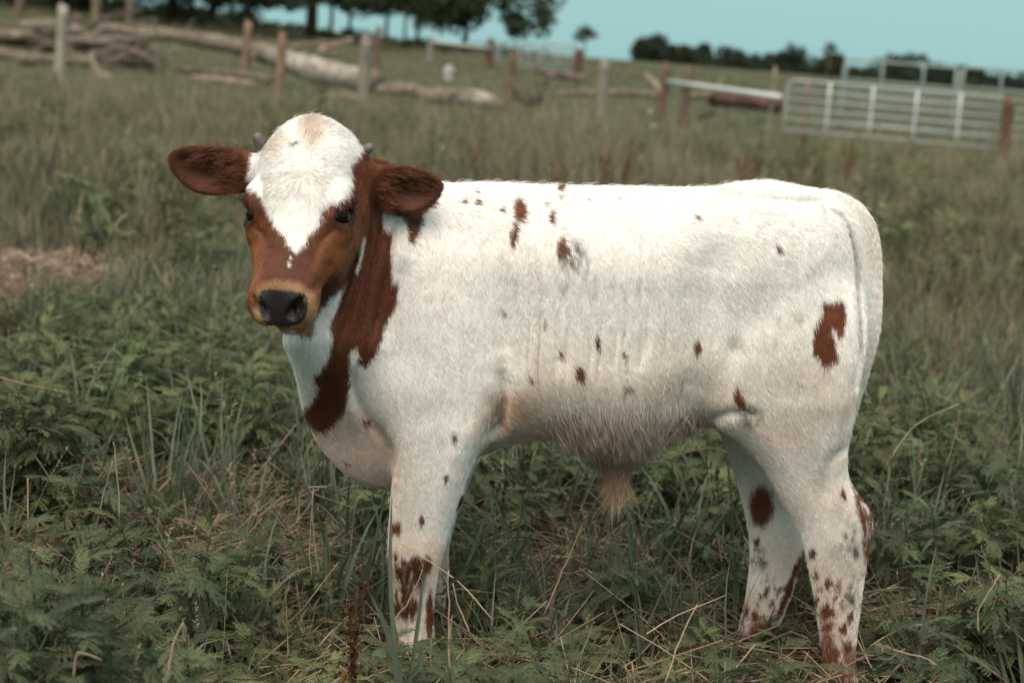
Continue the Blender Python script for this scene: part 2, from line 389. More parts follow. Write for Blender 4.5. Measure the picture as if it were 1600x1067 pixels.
log_thing([(-30, 52, 49), (20, 56, 48.6), (60, 54, 48.5), (90, 60, 48)], [0.13, 0.13, 0.12, 0.08], 'grey branch at the left edge of the picture', LOGC * 0.95)
log_thing([(60, 78, 47.6), (120, 62, 48), (180, 46, 49), (205, 42, 49)], [0.13, 0.12, 0.10, 0.07], 'dead limb leaning diagonally across the tangled pile', LOGC * 0.6)
log_thing([(105, 70, 47), (150, 64, 47), (205, 62, 47), (228, 60, 47)], [0.10, 0.10, 0.09, 0.06], 'thin grey bough resting on the dark dead trunk', LOGC * 1.0)
log_thing([(0, 84, 46), (40, 92, 45.5), (90, 94, 45), (150, 96, 45)], [0.13, 0.14, 0.12, 0.08], 'low brown log half hidden in grass at the foot of the pile', LOGC * 0.8)
log_thing([(142, 82, 43), (146, 100, 42.6), (158, 118, 42.2), (172, 124, 42.0)], [0.05, 0.07, 0.11, 0.10], 'small uprooted snag with a dark root hanging before the pile', LOGC * 1.1, [([(158, 118, 42.2), (150, 126, 42), (156, 132, 42)], 0.09)])
log_thing([(270, 106, 44), (320, 112, 43.8), (370, 116, 43.5), (425, 126, 43)], [0.08, 0.10, 0.10, 0.07], 'low dark branch lying in the grass before the long trunk', LOGC * 0.75)
log_thing([(300, 122, 41.5), (350, 126, 41.3), (400, 132, 41)], [0.07, 0.08, 0.06], 'short pale stick in the grass before the long trunk', LOGC * 1.3)
log_thing([(500, 158, 40), (530, 152, 40), (562, 156, 40)], [0.10, 0.12, 0.09], 'small brown log left of the thick grey post', LOGC * 0.9)
log_thing([(480, 74, 55), (520, 72, 55), (548, 64, 55.5)], [0.10, 0.13, 0.10], 'pale bough lying beyond the long trunk', LOGC * 1.4, [([(515, 72, 55), (500, 82, 54.6), (545, 80, 54.5)], 0.09)])
log_thing([(806, 144, 40.6), (822, 152, 40.4), (840, 158, 40.3)], [0.15, 0.20, 0.19], 'dark short stump lying right of the brown post', LOGC * 0.55, [([(812, 146, 40.6), (796, 140, 40.4), (788, 136, 40.3)], 0.09)], name='stump', cat='stump')
log_thing([(860, 148, 46), (910, 146, 46), (990, 146, 45), (1030, 150, 44.5)], [0.06, 0.08, 0.08, 0.06], 'thin grey log lying behind the broad grey post', LOGC * 0.9)
log_thing([(1010, 118, 47), (1024, 132, 46.5), (1034, 146, 46)], [0.07, 0.08, 0.06], 'broken branch leaning left of the reddish posts', LOGC * 1.2)
log_thing([(1080, 150, 42.6), (1110, 152, 42.3), (1138, 168, 42)], [0.07, 0.08, 0.06], 'bent grey branch under the white rail', LOGC * 1.2, [([(1105, 150, 42.3), (1120, 138, 42.5), (1128, 122, 42.6)], 0.05)])
log_thing([(1110, 156, 41), (1160, 158, 40.5), (1216, 168, 40)], [0.13, 0.16, 0.14], 'dark reddish log lying under the white rail', np.array([0.095, 0.056, 0.046]))
log_thing([(1090, 184, 37.5), (1106, 178, 37.4), (1116, 174, 37.4)], [0.05, 0.07, 0.06], 'short dark log in the grass before the reddish posts', LOGC * 0.5)
log_thing([(840, 112, 58), (880, 118, 57), (912, 124, 56)], [0.08, 0.12, 0.10], 'brown log lying below the far gate', LOGC * 0.8, [([(870, 116, 57), (850, 126, 56), (836, 130, 55.5)], 0.09)])
for q in range(22):
    x0 = BR.uniform(-10, 190); y0 = BR.uniform(46, 100); a_ = BR.normal(0.25, 0.5); L_ = BR.uniform(45, 130); Y_ = BR.uniform(45, 50)
    pp = [(x0 + L_ * t * math.cos(a_), y0 + L_ * t * math.sin(a_) * 0.6 + BR.normal(0, 5), Y_) for t in (0, 0.3, 0.6, 1.0)]
    log_thing(pp, [0.075, 0.07, 0.05, 0.03], 'thin dead branch tangled in the heap of fallen timber', LOGC * BR.uniform(0.30, 1.15), [([pp[1], (pp[1][0] + BR.uniform(10, 30), pp[1][1] - BR.uniform(5, 18), Y_), (pp[1][0] + BR.uniform(30, 50), pp[1][1] - BR.uniform(5, 25), Y_)], 0.04)], name='dead_branch', cat='branch', group='thin branches of the tangled heap')
sb = at_y(700, 113, 58.0); zb_ = gz(sb[0], 58.0); sr = empty('stump', (sb[0], 58.0, zb_)); tag(sr, 'small whitish upright stump alone on the green field', 'stump')
m = MB(); m.tube([(0, 0, -0.1), (0.01, 0, 0.10), (-0.01, 0, 0.25), (0.02, 0, 0.40), (0.0, 0, 0.46)], [0.17, 0.14, 0.13, 0.11, 0.05], 10, (0.44, 0.42, 0.38), True, 0.1, BR); link('trunk', m.mesh('trunk', bark_mat), sr)
m = MB(); m.tube([(0.05, 0, 0.20), (0.16, 0, 0.32), (0.20, 0, 0.36)], [0.06, 0.04, 0.02], 7, (0.5, 0.47, 0.42)); link('limb', m.mesh('limb', bark_mat), sr)

# ---- trees
def leaf_cloud(m, centres, radii, n, size, c0, rng, flat=0.7):
    """leaf-sized faces through the volume of several clumps"""
    centres = np.asarray(centres, float); radii = np.asarray(radii, float)
    w = radii ** 2; w = w / w.sum(); idx = rng.choice(len(centres), n, p=w)
    d = rng.normal(0, 1, (n, 3)); d /= np.linalg.norm(d, axis=1)[:, None]
    rr = rng.random(n) ** 0.45
    P = centres[idx] + d * (radii[idx] * rr)[:, None] * np.array([1, 1, flat])
    a = rng.normal(0, 1, (n, 3)); a /= np.linalg.norm(a, axis=1)[:, None]
    b_ = np.cross(a, rng.normal(0, 1, (n, 3))); b_ /= np.linalg.norm(b_, axis=1)[:, None]
    s_ = size * rng.uniform(0.6, 1.4, n)[:, None]
    V = np.stack([P - a * s_, P + b_ * s_ * 0.55, P + a * s_, P - b_ * s_ * 0.55], 1).reshape(-1, 3)
    F = np.arange(4 * n).reshape(-1, 4)
    C = np.repeat(c0 * rng.uniform(0.65, 1.4, (n, 1)), 4, 0)
    m.add(V, F, C)
LEAFD = np.array([0.034, 0.046, 0.022])
def tree(px, Y, r, H, crown_lo, spread, label, seed, nleaf=5200, colr=LEAFD, name='tree', group='trees along the crest', size=0.13, forks=6, offset=(0, 0), squash=0.75, cat='tree'):
    x = at_y(px, 60, Y)[0]; z0 = gz(x, Y)
    rng = np.random.default_rng(seed)
    root = empty(name, (x, Y, z0)); tag(root, label, cat, group)
    m = MB(); n = 8; ts = np.linspace(0, 1, n)
    top = np.array([offset[0] * 0.4, offset[1] * 0.4, H * 0.72])
    path = np.stack([top[0] * ts ** 2 + 0.05 * r * np.sin(5 * ts + seed), top[1] * ts ** 2, -0.2 + (top[2] + 0.2) * ts], 1)
    m.tube(path, r * (1.25 - 1.05 * ts ** 0.8), 10, (0.050, 0.036, 0.028), True, 0.05, rng)
    link('trunk', m.mesh('trunk', bark_mat), root)
    cs = []; rs = []
    for i in range(forks):
        a = i / forks * 6.28 + rng.normal(0, 0.3); t0 = rng.uniform(0.30, 0.75); p0 = path[int(t0 * (n - 1))]
        zt = max(crown_lo + rng.uniform(0.05, 0.9) * (H - crown_lo), p0[2] * 0.6)
        p1 = np.array([math.cos(a) * spread * rng.uniform(0.45, 0.85) + offset[0], math.sin(a) * spread * rng.uniform(0.45, 0.85) + offset[1], zt])
        mid = p0 * 0.5 + p1 * 0.5 + np.array([0, 0, 0.08 * H])
        m = MB(); m.tube(spline(np.array([p0, mid, p1]), 4), np.linspace(r * 0.42, r * 0.10, 9), 6, (0.050, 0.036, 0.028), True, 0.05, rng)
        link('limb', m.mesh('limb', bark_mat), root)
        for q in range(3):
            cs.append(p1 + rng.normal(0, 0.22 * spread, 3) * np.array([1, 1, 0.5])); rs.append(spread * rng.uniform(0.20, 0.38))
    for q in range(7):
        a = rng.uniform(0, 6.28); cs.append(np.array([offset[0] + math.cos(a) * spread * 0.4 * rng.random(), offset[1] + math.sin(a) * spread * 0.4 * rng.random(), crown_lo + (H - crown_lo) * rng.uniform(0.35, 0.95)])); rs.append(spread * rng.uniform(0.28, 0.42))
    cs = np.array(cs); rs = np.array(rs); low = rng.random(len(cs)) < 0.45; cs[low, 2] = crown_lo + rs[low] * squash * rng.uniform(0.8, 1.6, low.sum()); cs[:, 2] = np.maximum(cs[:, 2], crown_lo + rs * squash)
    m = MB(); leaf_cloud(m, cs, rs, nleaf, size, colr, rng, squash)
    link('crown', m.mesh('crown', crown_mat, smooth=False), root)
    return root
tree(485, 84, 0.26, 8.5, 1.05, 4.8, 'dark thick trunked tree rising behind the long fallen trunk', 1, 6500, size=0.16)
tree(268, 82, 0.24, 8.0, 0.8, 4.2, 'dark tree behind the log pile, its trunk between the posts', 2, 6000, size=0.16)
tree(330, 92, 0.20, 7.5, 0.7, 4.0, 'dark tree in the wood above the fallen trunk', 3, 6000, size=0.16)
tree(130, 88, 0.22, 7.5, 0.6, 4.4, 'dark tree above the log pile left of the brown posts', 4, 6500, size=0.16)
tree(20, 84, 0.24, 8.0, 0.6, 4.4, 'dark tree in the top left corner of the picture', 5, 6500, size=0.16)
tree(-110, 80, 0.24, 8.0, 0.6, 4.4, 'dark tree beyond the left edge of the log pile', 6, 4500, size=0.16)
tree(388, 80, 0.13, 7.0, 1.0, 2.6, 'slender dark tree over the post behind the fallen trunk', 7, 3800, size=0.15)
for i, (px, Y, r, lo) in enumerate(((516, 98, 0.11, 1.35), (545, 104, 0.10, 1.5), (603, 96, 0.10, 1.35), (652, 100, 0.09, 1.25), (632, 108, 0.08, 1.4))):
    tree(px, Y, r, 7.0 + 0.2 * i, lo, 2.9, ('thin far tree just right of the thick dark trunk', 'thin far tree, second right of the thick dark trunk', 'thin far tree above the pair of grey posts', 'thin far tree left of the far rail', 'thin far tree between the grey posts and the far rail')[i], 20 + i, 3200, LEAFD * 1.15, size=0.15)
tree(727, 88, 0.13, 7.5, 0.80, 3.1, 'broad crowned tree above the far gate, its boughs hanging into the sky', 30, 5200, LEAFD * 1.1, size=0.15, offset=(0.5, 0))
def far_tree(px, top, width, Y, label, seed, colr, n=2600, name='tree', trunk=True):
    """a tree of the far hedge line, its foot hidden behind the crest"""
    t = at_y(px, top, Y); x = t[0]; z0 = gz(x, Y); H = t[2] - z0; sp_ = width * 1.45 / FPX * Y / 2
    rng = np.random.default_rng(seed)
    root = empty(name, (x, Y, z0)); tag(root, label, 'tree', 'far trees beyond the crest')
    m = MB(); m.tube([(0, 0, -0.3), (0.1, 0, H * 0.3), (0.05, 0, H * 0.6)], [0.22, 0.16, 0.08], 7, (0.05, 0.036, 0.028)); link('trunk', m.mesh('trunk', bark_mat), root)
    cs = []; rs = []
    for q in range(12):
        a = rng.uniform(-1, 1); r_ = sp_ * rng.uniform(0.28, 0.46)
        zt = H - r_ * 0.8 - (abs(a) ** 1.6) * H * 0.42 - rng.random() * H * 0.45
        cs.append((a * (sp_ - r_ * 0.7), rng.uniform(-0.5, 0.5) * sp_, max(zt, 0.6))); rs.append(r_)
    m = MB(); leaf_cloud(m, cs, rs, n, sp_ * 0.05 + 0.05, colr, rng, 0.85); link('crown', m.mesh('crown', crown_mat, smooth=False), root)
FD = np.array([0.030, 0.042, 0.026])
for i, (px, tp, w_, lb) in enumerate(((1024, 50, 62, 'far round dark tree at the left end of the tree line'), (1056, 54, 56, 'far olive tree just right of the round dark one'), (1098, 61, 46, 'far tree with a loose top, third in the line'),
        (1145, 69, 72, 'long low far tree in the middle of the line'), (1195, 78, 50, 'low far bush between the long tree and the tall dark one'), (1245, 66, 76, 'tall dark far tree left of the corral'), (1302, 80, 62, 'far reddish green tree at the left corral post'),
        (1432, 76, 150, 'broad dark far tree showing between the corral rails'), (1520, 92, 110, 'dark far tree behind the corral joint'), (1606, 104, 100, 'dark far tree cut by the right picture edge'))):
    far_tree(px, tp, w_, 250 + (i % 3) * 14, lb, 50 + i, FD * (1.0 if i not in (1, 6) else np.array([1.7, 1.25, 1.0])), 4600)
def sapling(px, top, Y, crown, label, seed):
    t = at_y(px, top, Y); x = t[0]; z0 = gz(x, Y); H = t[2] - z0; rng = np.random.default_rng(seed)
    root = empty('sapling', (x, Y, z0)); tag(root, label, 'tree', 'saplings on the crest')
    m = MB(); m.tube([(0, 0, -0.1), (0.03, 0, H * 0.5), (0.0, 0, H * 0.85)], [0.065, 0.05, 0.03], 6, (0.22, 0.2, 0.16)); link('trunk', m.mesh('trunk', bark_mat), root)
    m = MB(); leaf_cloud(m, [(0, 0, H - crown * 0.5), (crown * 0.3, 0, H - crown * 0.7), (-crown * 0.3, 0, H - crown * 0.9)], [crown * 0.5, crown * 0.42, crown * 0.4], 340, crown * 0.09, LEAFD * 1.5, rng); link('crown', m.mesh('crown', crown_mat, smooth=False), root)
sapling(917, 33, 118, 1.15, 'lone sapling with a small tuft of leaves against the sky', 90)
sapling(1298, 64, 160, 1.0, 'thin sapling standing up from the far tree line', 91)
rng = np.random.default_rng(401); cs = []; rs = []
for q in range(90):
    px = rng.uniform(985, 1660); Y = rng.uniform(255, 285); x = at_y(px, 90, Y)[0]; r_ = rng.uniform(0.8, 1.5)
    top = at_y(px, 85 + (px - 1000) * 0.080, Y)[2]; cs.append((x, Y, top - r_ * 0.2)); rs.append(r_)
m = MB(); leaf_cloud(m, cs, rs, 9000, 0.24, FD * 1.1, rng, 0.8)
tag(link('far_undergrowth', m.mesh('far_undergrowth', crown_mat, smooth=False)), 'dark hedge growth between the far trees', 'undergrowth', kind='stuff')
# scrub in front of and between the crest trees
rng = np.random.default_rng(400); cs = []; rs = []
for q in range(420):
    px = rng.uniform(-200, 850); Y = rng.uniform(86, 104); x = at_y(px, 60, Y)[0]; r_ = rng.uniform(0.25, 0.62) * (1.45 if px < 400 else 0.75)
    cs.append((x, Y, gz(x, Y) + r_ * 0.35)); rs.append(r_)
m = MB(); leaf_cloud(m, cs, rs, 15000, 0.10, LEAFD * np.array([1.35, 1.2, 1.05]), rng, 0.7)
tag(link('undergrowth', m.mesh('undergrowth', crown_mat, smooth=False)), 'dark scrub growing under the trees on the crest', 'undergrowth', kind='stuff')
# ================================================================== the calf
YB = 3.72                                   # depth of the calf's mid plane
VOX = 0.0035
_lo = np.array([at_y(250, 600, YB)[0] - 0.02, 3.16, -0.012])
_hi = np.array([at_y(1390, 600, YB)[0] + 0.03, 3.96, 1.14])
_N = np.ceil((_hi - _lo) / VOX).astype(int)
AX = (_lo[0] + VOX * np.arange(_N[0])).astype(np.float32)
AY = (_lo[1] + VOX * np.arange(_N[1])).astype(np.float32)
AZ = (_lo[2] + VOX * np.arange(_N[2])).astype(np.float32)
FLD = np.full(_N, 0.3, np.float32)

def smin(a, b, k):
    h = np.maximum(k - np.abs(a - b), 0) / k
    return np.minimum(a, b) - h * h * (k * 0.25)
def rng_idx(ax, lo, hi):
    return slice(max(0, np.searchsorted(ax, lo)), min(len(ax), np.searchsorted(ax, hi)))
def blend(f, bx, k, op='add'):
    s = FLD[bx]
    if op == 'add': FLD[bx] = smin(s, f.astype(np.float32), k)
    else: FLD[bx] = -smin(-s, f.astype(np.float32), k)
def box_idx(lo, hi):
    return (rng_idx(AX, lo[0], hi[0]), rng_idx(AY, lo[1], hi[1]), rng_idx(AZ, lo[2], hi[2]))
def chaikin(p, n=2):
    p = np.asarray(p, float)
    for _ in range(n):
        q = np.roll(p, -1, 0)
        p = np.stack([0.75 * p + 0.25 * q, 0.25 * p + 0.75 * q], 1).reshape(-1, 2)
    return p
def poly_sdf(X, Z, poly):
    """signed distance (inside positive) of 2D points to a closed polygon"""
    d = np.full(X.shape, 1e9, np.float32); ins = np.zeros(X.shape, bool)
    n = len(poly)
    for i in range(n):
        ax_, az_ = poly[i]; bx_, bz_ = poly[(i + 1) % n]
        ex, ez = bx_ - ax_, bz_ - az_
        t = np.clip(((X - ax_) * ex + (Z - az_) * ez) / (ex * ex + ez * ez + 1e-12), 0, 1)
        d = np.minimum(d, (X - ax_ - t * ex) ** 2 + (Z - az_ - t * ez) ** 2)
        c = ((az_ > Z) != (bz_ > Z)) & (X < ex * (Z - az_) / (ez + 1e-12) + ax_)
        ins ^= c
    d = np.sqrt(d)
    return np.where(ins, d, -d)
def line_d(X, Z, pts):
    d = np.full(X.shape, 1e9, np.float32)
    for (ax_, az_), (bx_, bz_) in zip(pts[:-1], pts[1:]):
        ex, ez = bx_ - ax_, bz_ - az_
        t = np.clip(((X - ax_) * ex + (Z - az_) * ez) / (ex * ex + ez * ez + 1e-12), 0, 1)
        d = np.minimum(d, (X - ax_ - t * ex) ** 2 + (Z - az_ - t * ez) ** 2)
    return np.sqrt(d)
def px_poly(pts, Y):
    return np.array([[at_y(x, y, Y)[0], at_y(x, y, Y)[2]] for x, y in pts])
def slab(pts, dy, wfun, R, k, smooth=2, ycfun=None, op='add', pad=0.09):
    """a body form: an outline in the calf's side view, inflated to a rounded solid of half width w about depth YB+dy"""
    _q = np.array(pts, float); _yo = np.broadcast_to(ycfun(_q[:, 0], _q[:, 1]) if ycfun else 0.0, (len(pts),))
    P = chaikin(np.array([[at_y(x, y, YB + dy + o)[0], at_y(x, y, YB + dy + o)[2]] for (x, y), o in zip(pts, _yo)]), smooth)
    lo, hi = P.min(0) - pad, P.max(0) + pad
    ix, iz = rng_idx(AX, lo[0], hi[0]), rng_idx(AZ, lo[1], hi[1])
    X, Z = np.meshgrid(AX[ix], AZ[iz], indexing='ij')
    d = poly_sdf(X, Z, P)
    PX, PY = project(np.stack([X, np.full_like(X, YB + dy), Z], -1).reshape(-1, 3))
    PX = PX.reshape(X.shape); PY = PY.reshape(X.shape)
    w = wfun(PX, PY); yc = YB + dy + (ycfun(PX, PY) if ycfun else 0.0)
    yc = np.broadcast_to(yc, X.shape)
    wm = float(np.max(w)) + pad
    iy = rng_idx(AY, float(yc.min()) - wm, float(yc.max()) + wm)
    Y = AY[iy][None, :, None]
    dd = np.maximum(R - d, 0)[:, None, :]
    f = np.sqrt(dd ** 2 + ((Y - yc[:, None, :]) * (R / w)[:, None, :]) ** 2) - R
    f = f * np.minimum(1.0, (w / R))[:, None, :]
    blend(f, (ix, iy, iz), k, op)
def chain(pts, rad, k, op='add', flat=1.0):
    """tapered capsules through world points"""
    pts = np.asarray(pts, float); rad = np.asarray(rad, float)
    m = rad.max() + 0.06
    bx = box_idx(pts.min(0) - m, pts.max(0) + m)
    X = AX[bx[0]][:, None, None]; Y = AY[bx[1]][None, :, None]; Z = AZ[bx[2]][None, None, :]
    f = None
    for i in range(len(pts) - 1):
        a, e = pts[i], pts[i + 1] - pts[i]
        t = np.clip(((X - a[0]) * e[0] + (Y - a[1]) * e[1] + (Z - a[2]) * e[2]) / (e @ e), 0, 1)
        g = np.sqrt((X - a[0] - t * e[0]) ** 2 + (Y - a[1] - t * e[1]) ** 2 + (Z - a[2] - t * e[2]) ** 2) - (rad[i] + t * (rad[i + 1] - rad[i]))
        f = g if f is None else smin(f, g, 0.012 if len(pts) < 6 else 0.0015)
    blend(f, bx, k, op)
def ellipsoid(c, axes, M, k, op='add'):
    """M rows: unit axes; axes: half lengths"""
    m = max(axes) + 0.05
    c = np.asarray(c, float)
    bx = box_idx(c - m, c + m)
    X = AX[bx[0]][:, None, None] - c[0]; Y = AY[bx[1]][None, :, None] - c[1]; Z = AZ[bx[2]][None, None, :] - c[2]
    q = 0; q2 = 0
    for u, a in zip(M, axes):
        p = (X * u[0] + Y * u[1] + Z * u[2])
        q = q + (p / a) ** 2; q2 = q2 + (p / (a * a)) ** 2
    k0 = np.sqrt(q); f = k0 * (k0 - 1) / np.sqrt(q2 + 1e-9)
    blend(f, bx, k, op)
I3 = np.eye(3)
def dense(xs, ys, n=400):
    """piecewise linear table, smoothed, so that lofted forms carry no bands"""
    t = np.linspace(xs[0], xs[-1], n); y = np.interp(t, xs, ys)
    g = max(3, n // (len(xs) * 2)) | 1
    ker = np.hanning(g + 2)[1:-1]; ker /= ker.sum()
    for _ in range(2):
        yp = np.concatenate([2 * y[0] - y[1:g][::-1], y, 2 * y[-1] - y[-g:-1][::-1]])
        y = np.convolve(yp, ker, 'same')[g - 1:g - 1 + n]
    return t, y
def ip(xs, ys):
    tx, ty = dense(xs, ys)
    return lambda t: np.interp(t, tx, ty)
def sm(e0, e1, x):
    t = np.clip((x - e0) / (e1 - e0), 0, 1); return t * t * (3 - 2 * t)

# ---- trunk with neck and brisket
trunk = [(620, 262), (690, 288), (740, 285), (800, 287), (860, 290), (960, 291), (1040, 293), (1110, 293), (1160, 291), (1195, 288),
         (1235, 294), (1275, 300), (1310, 310), (1338, 335), (1352, 375), (1358, 440), (1357, 500), (1348, 570), (1325, 640),
         (1240, 690), (1160, 680), (1115, 662), (1075, 664), (1040, 680), (985, 694), (930, 690), (895, 684), (850, 682), (800, 690), (765, 704), (725, 722),
         (680, 748), (640, 765), (605, 764), (570, 757), (538, 740), (510, 710), (490, 680), (477, 645), (470, 605), (462, 572), (450, 548), (441, 530),
         (446, 500), (480, 430), (500, 330), (545, 260), (585, 246)]
_w = ip([440, 500, 560, 620, 690, 780, 880, 980, 1080, 1180, 1260, 1320, 1365], [0.060, 0.075, 0.092, 0.118, 0.145, 0.172, 0.198, 0.205, 0.196, 0.182, 0.165, 0.140, 0.105])
_yc = ip([440, 500, 560, 620, 700, 780], [-0.235, -0.20, -0.135, -0.06, -0.012, 0.0])
def trunk_w(x, y):
    w = _w(x)
    w = w * (1 - 0.34 * sm(420, 270, y) * sm(760, 640, x))                 # crest of the neck is thin
    w = w * (1 - 0.20 * sm(620, 760, y) * sm(760, 620, x))
    return w
def trunk_yc(x, y):
    # the brisket stays on the mid plane, the neck swings towards the camera with the turned head
    return _yc(x) * (1 - 0.75 * sm(500, 690, y))
slab(trunk, 0.0, trunk_w, 0.17, 0.03, 2, trunk_yc)

# ---- shoulder and near front leg, far front leg
fore = [(640, 430), (700, 400), (748, 455), (772, 540), (776, 600), (774, 650), (762, 680), (746, 706), (732, 742), (716, 784), (702, 826), (694, 862), (684, 896),
        (679, 930), (677, 975), (682, 1010), (690, 1035), (694, 1058), (690, 1082), (632, 1082), (624, 1060), (624, 1035), (624, 1005), (617, 960), (609, 915),
        (606, 875), (607, 835), (610, 790), (614, 745), (614, 700), (606, 660), (592, 620), (582, 570), (590, 500)]
fw = lambda x, y: ip([400, 480, 600, 660, 720, 780, 830, 870, 920, 980, 1010, 1040, 1085], [0.045, 0.060, 0.066, 0.066, 0.056, 0.047, 0.039, 0.040, 0.030, 0.026, 0.031, 0.031, 0.036])(y)
fyc = lambda x, y: ip([400, 600, 720, 900], [0.045, 0.012, 0.0, 0.0])(y)
slab(fore, -0.125, fw, 0.045, 0.035, 2, fyc)
slab([(x + 6 + 12 * (y > 880), y - 4) for x, y in fore], 0.10, fw, 0.045, 0.035, 2, lambda x, y: -fyc(x, y))
# ---- near hind leg and thigh
hind = [(1120, 560), (1170, 480), (1240, 425), (1320, 425), (1350, 470), (1354, 530), (1344, 590), (1333, 645), (1325, 690), (1322, 730), (1330, 757), (1347, 780),
        (1361, 800), (1364, 825), (1357, 856), (1351, 900), (1344, 950), (1338, 1000), (1336, 1040), (1342, 1068), (1350, 1095), (1352, 1132), (1282, 1132), (1276, 1108),
        (1282, 1080), (1287, 1050), (1281, 1000), (1275, 950), (1266, 900), (1258, 860), (1250, 828), (1232, 800), (1213, 765), (1192, 728), (1162, 694), (1128, 668), (1110, 640), (1108, 600)]
hw = lambda x, y: ip([420, 520, 620, 690, 740, 800, 850, 900, 960, 1020, 1060, 1090, 1135], [0.060, 0.078, 0.078, 0.062, 0.048, 0.038, 0.036, 0.030, 0.028, 0.029, 0.034, 0.032, 0.038])(y)
hyc = lambda x, y: ip([420, 560, 700, 800], [0.035, 0.0, 0.0, 0.0])(y)
slab(hind, -0.115, hw, 0.05, 0.03, 2, hyc)
# ---- far hind leg, set a little further forward
hind2 = [(1115, 560), (1200, 480), (1300, 480), (1330, 560), (1310, 660), (1272, 740), (1262, 800), (1256, 845), (1249, 890), (1236, 932), (1219, 976), (1206, 1010), (1196, 1034),
         (1194, 1054), (1192, 1096), (1136, 1096), (1130, 1072), (1138, 1044), (1147, 1008), (1158, 964), (1166, 928), (1171, 890), (1172, 848), (1165, 802), (1151, 752), (1137, 705), (1122, 670), (1105, 620)]
slab(hind2, 0.115, lambda x, y: hw(x, y + 12), 0.05, 0.03, 2, lambda x, y: -hyc(x, y))
# ---- sheath
slab([(880, 670), (905, 688), (922, 706), (938, 716), (953, 728), (974, 729), (988, 716), (1010, 700), (1030, 680), (960, 650)], -0.005, lambda x, y: 0.030 + 0 * x, 0.026, 0.03)
# ---- tail
tl = [(1262, 312, 0.0), (1300, 314, 0.0), (1334, 332, 0.005), (1354, 362, 0.0), (1363, 410, -0.005), (1365, 470, -0.01), (1362, 520, -0.01), (1351, 568, 0.004), (1338, 612, 0.03), (1322, 670, 0.055), (1312, 730, 0.065)]
_tp = spline([at_y(x, y, YB + d) for x, y, d in tl], 4)
chain(_tp, np.interp(np.linspace(0, 10, len(_tp)), range(11), [0.018, 0.020, 0.021, 0.020, 0.0175, 0.016, 0.0145, 0.013, 0.012, 0.011, 0.009]), 0.014)
# ---- muscle and bone under the coat
def bump(px, py, dy, r, k=0.05):
    ellipsoid(at_y(px, py, YB + dy), r, I3, k)
bump(700, 520, -0.120, (0.085, 0.05, 0.15), 0.05)       # shoulder blade
bump(640, 600, -0.115, (0.06, 0.05, 0.06), 0.05)        # point of the shoulder
bump(1180, 400, -0.100, (0.16, 0.065, 0.09), 0.07)       # hip muscle
bump(1235, 520, -0.110, (0.10, 0.065, 0.12), 0.05)      # thigh
bump(1200, 310, -0.05, (0.05, 0.04, 0.014), 0.06)      # hook bone

# ------------------------------------------------------------------ head, built in its own frame
HO = at_y(483, 196, 3.50)                                # poll
_ha = -0.125 * RGT - 0.86 * UPV - 0.44 * FWD              # along the face, poll to nose
_ha /= np.linalg.norm(_ha)
_hc = -0.17 * RGT + 0.40 * UPV - 0.85 * FWD              # out of the forehead
_hc -= (_hc @ _ha) * _ha; _hc /= np.linalg.norm(_hc)
_hb = np.cross(_ha, _hc); _hb *= np.sign(_hb @ RGT)      # to the calf's left (picture right)
HM = np.stack([_ha, _hb, _hc])
def hp(s, b, c): return HO + s * _ha + b * _hb + c * _hc
hs_ = [-0.040, -0.025, 0.0, 0.03, 0.07, 0.11, 0.15, 0.19, 0.23, 0.27, 0.31, 0.335, 0.355, 0.372, 0.385]
hw_ = [0.028, 0.064, 0.089, 0.101, 0.102, 0.101, 0.097, 0.089, 0.079, 0.068, 0.057, 0.054, 0.053, 0.047, 0.030]
ht_ = [-0.06, -0.028, -0.004, 0.010, 0.020, 0.022, 0.014, 0.002, -0.006, -0.008, -0.003, 0.003, 0.0, -0.015, -0.03]
hb_ = [-0.09, -0.13, -0.15, -0.17, -0.185, -0.19, -0.185, -0.175, -0.158, -0.138, -0.118, -0.108, -0.100, -0.088, -0.075]
_t, hw_ = dense(hs_, hw_); _, ht_ = dense(hs_, ht_); hs_, hb_ = dense(hs_, hb_)
def head_form():
    c = hp(0.17, 0, -0.08); m = 0.30
    bx = box_idx(c - m, c + m)
    X = AX[bx[0]][:, None, None] - HO[0]; Y = AY[bx[1]][None, :, None] - HO[1]; Z = AZ[bx[2]][None, None, :] - HO[2]
    s = X * _ha[0] + Y * _ha[1] + Z * _ha[2]
    b = X * _hb[0] + Y * _hb[1] + Z * _hb[2]
    c = X * _hc[0] + Y * _hc[1] + Z * _hc[2]
    w = np.interp(s, hs_, hw_); t = np.interp(s, hs_, ht_); bt = np.interp(s, hs_, hb_)
    cc = (t + bt) / 2; h = (t - bt) / 2
    q = (c - cc) / h
    w = w * (1 - 0.30 * sm(0.1, -1.0, q))                       # jaw narrower than the brow
    p = 2.35
    e = (np.abs(b / w) ** p + np.abs(q) ** p) ** (1 / p)
    f = (e - 1) * np.minimum(w, h)
    over = np.maximum(np.maximum(hs_[0] - s, s - hs_[-1]), 0)
    f = np.maximum(f, 0) + np.minimum(f, 0) + over * 1.0
    # slanted nose plate
    pl = (s - 0.352) * 0.80 + (c + 0.028) * 0.60
    k = 0.022
    hh = np.maximum(k - np.abs(f - pl), 0) / k
    f = np.maximum(f, pl) + hh * hh * (k * 0.25)
    blend(f, bx, 0.035)
head_form()
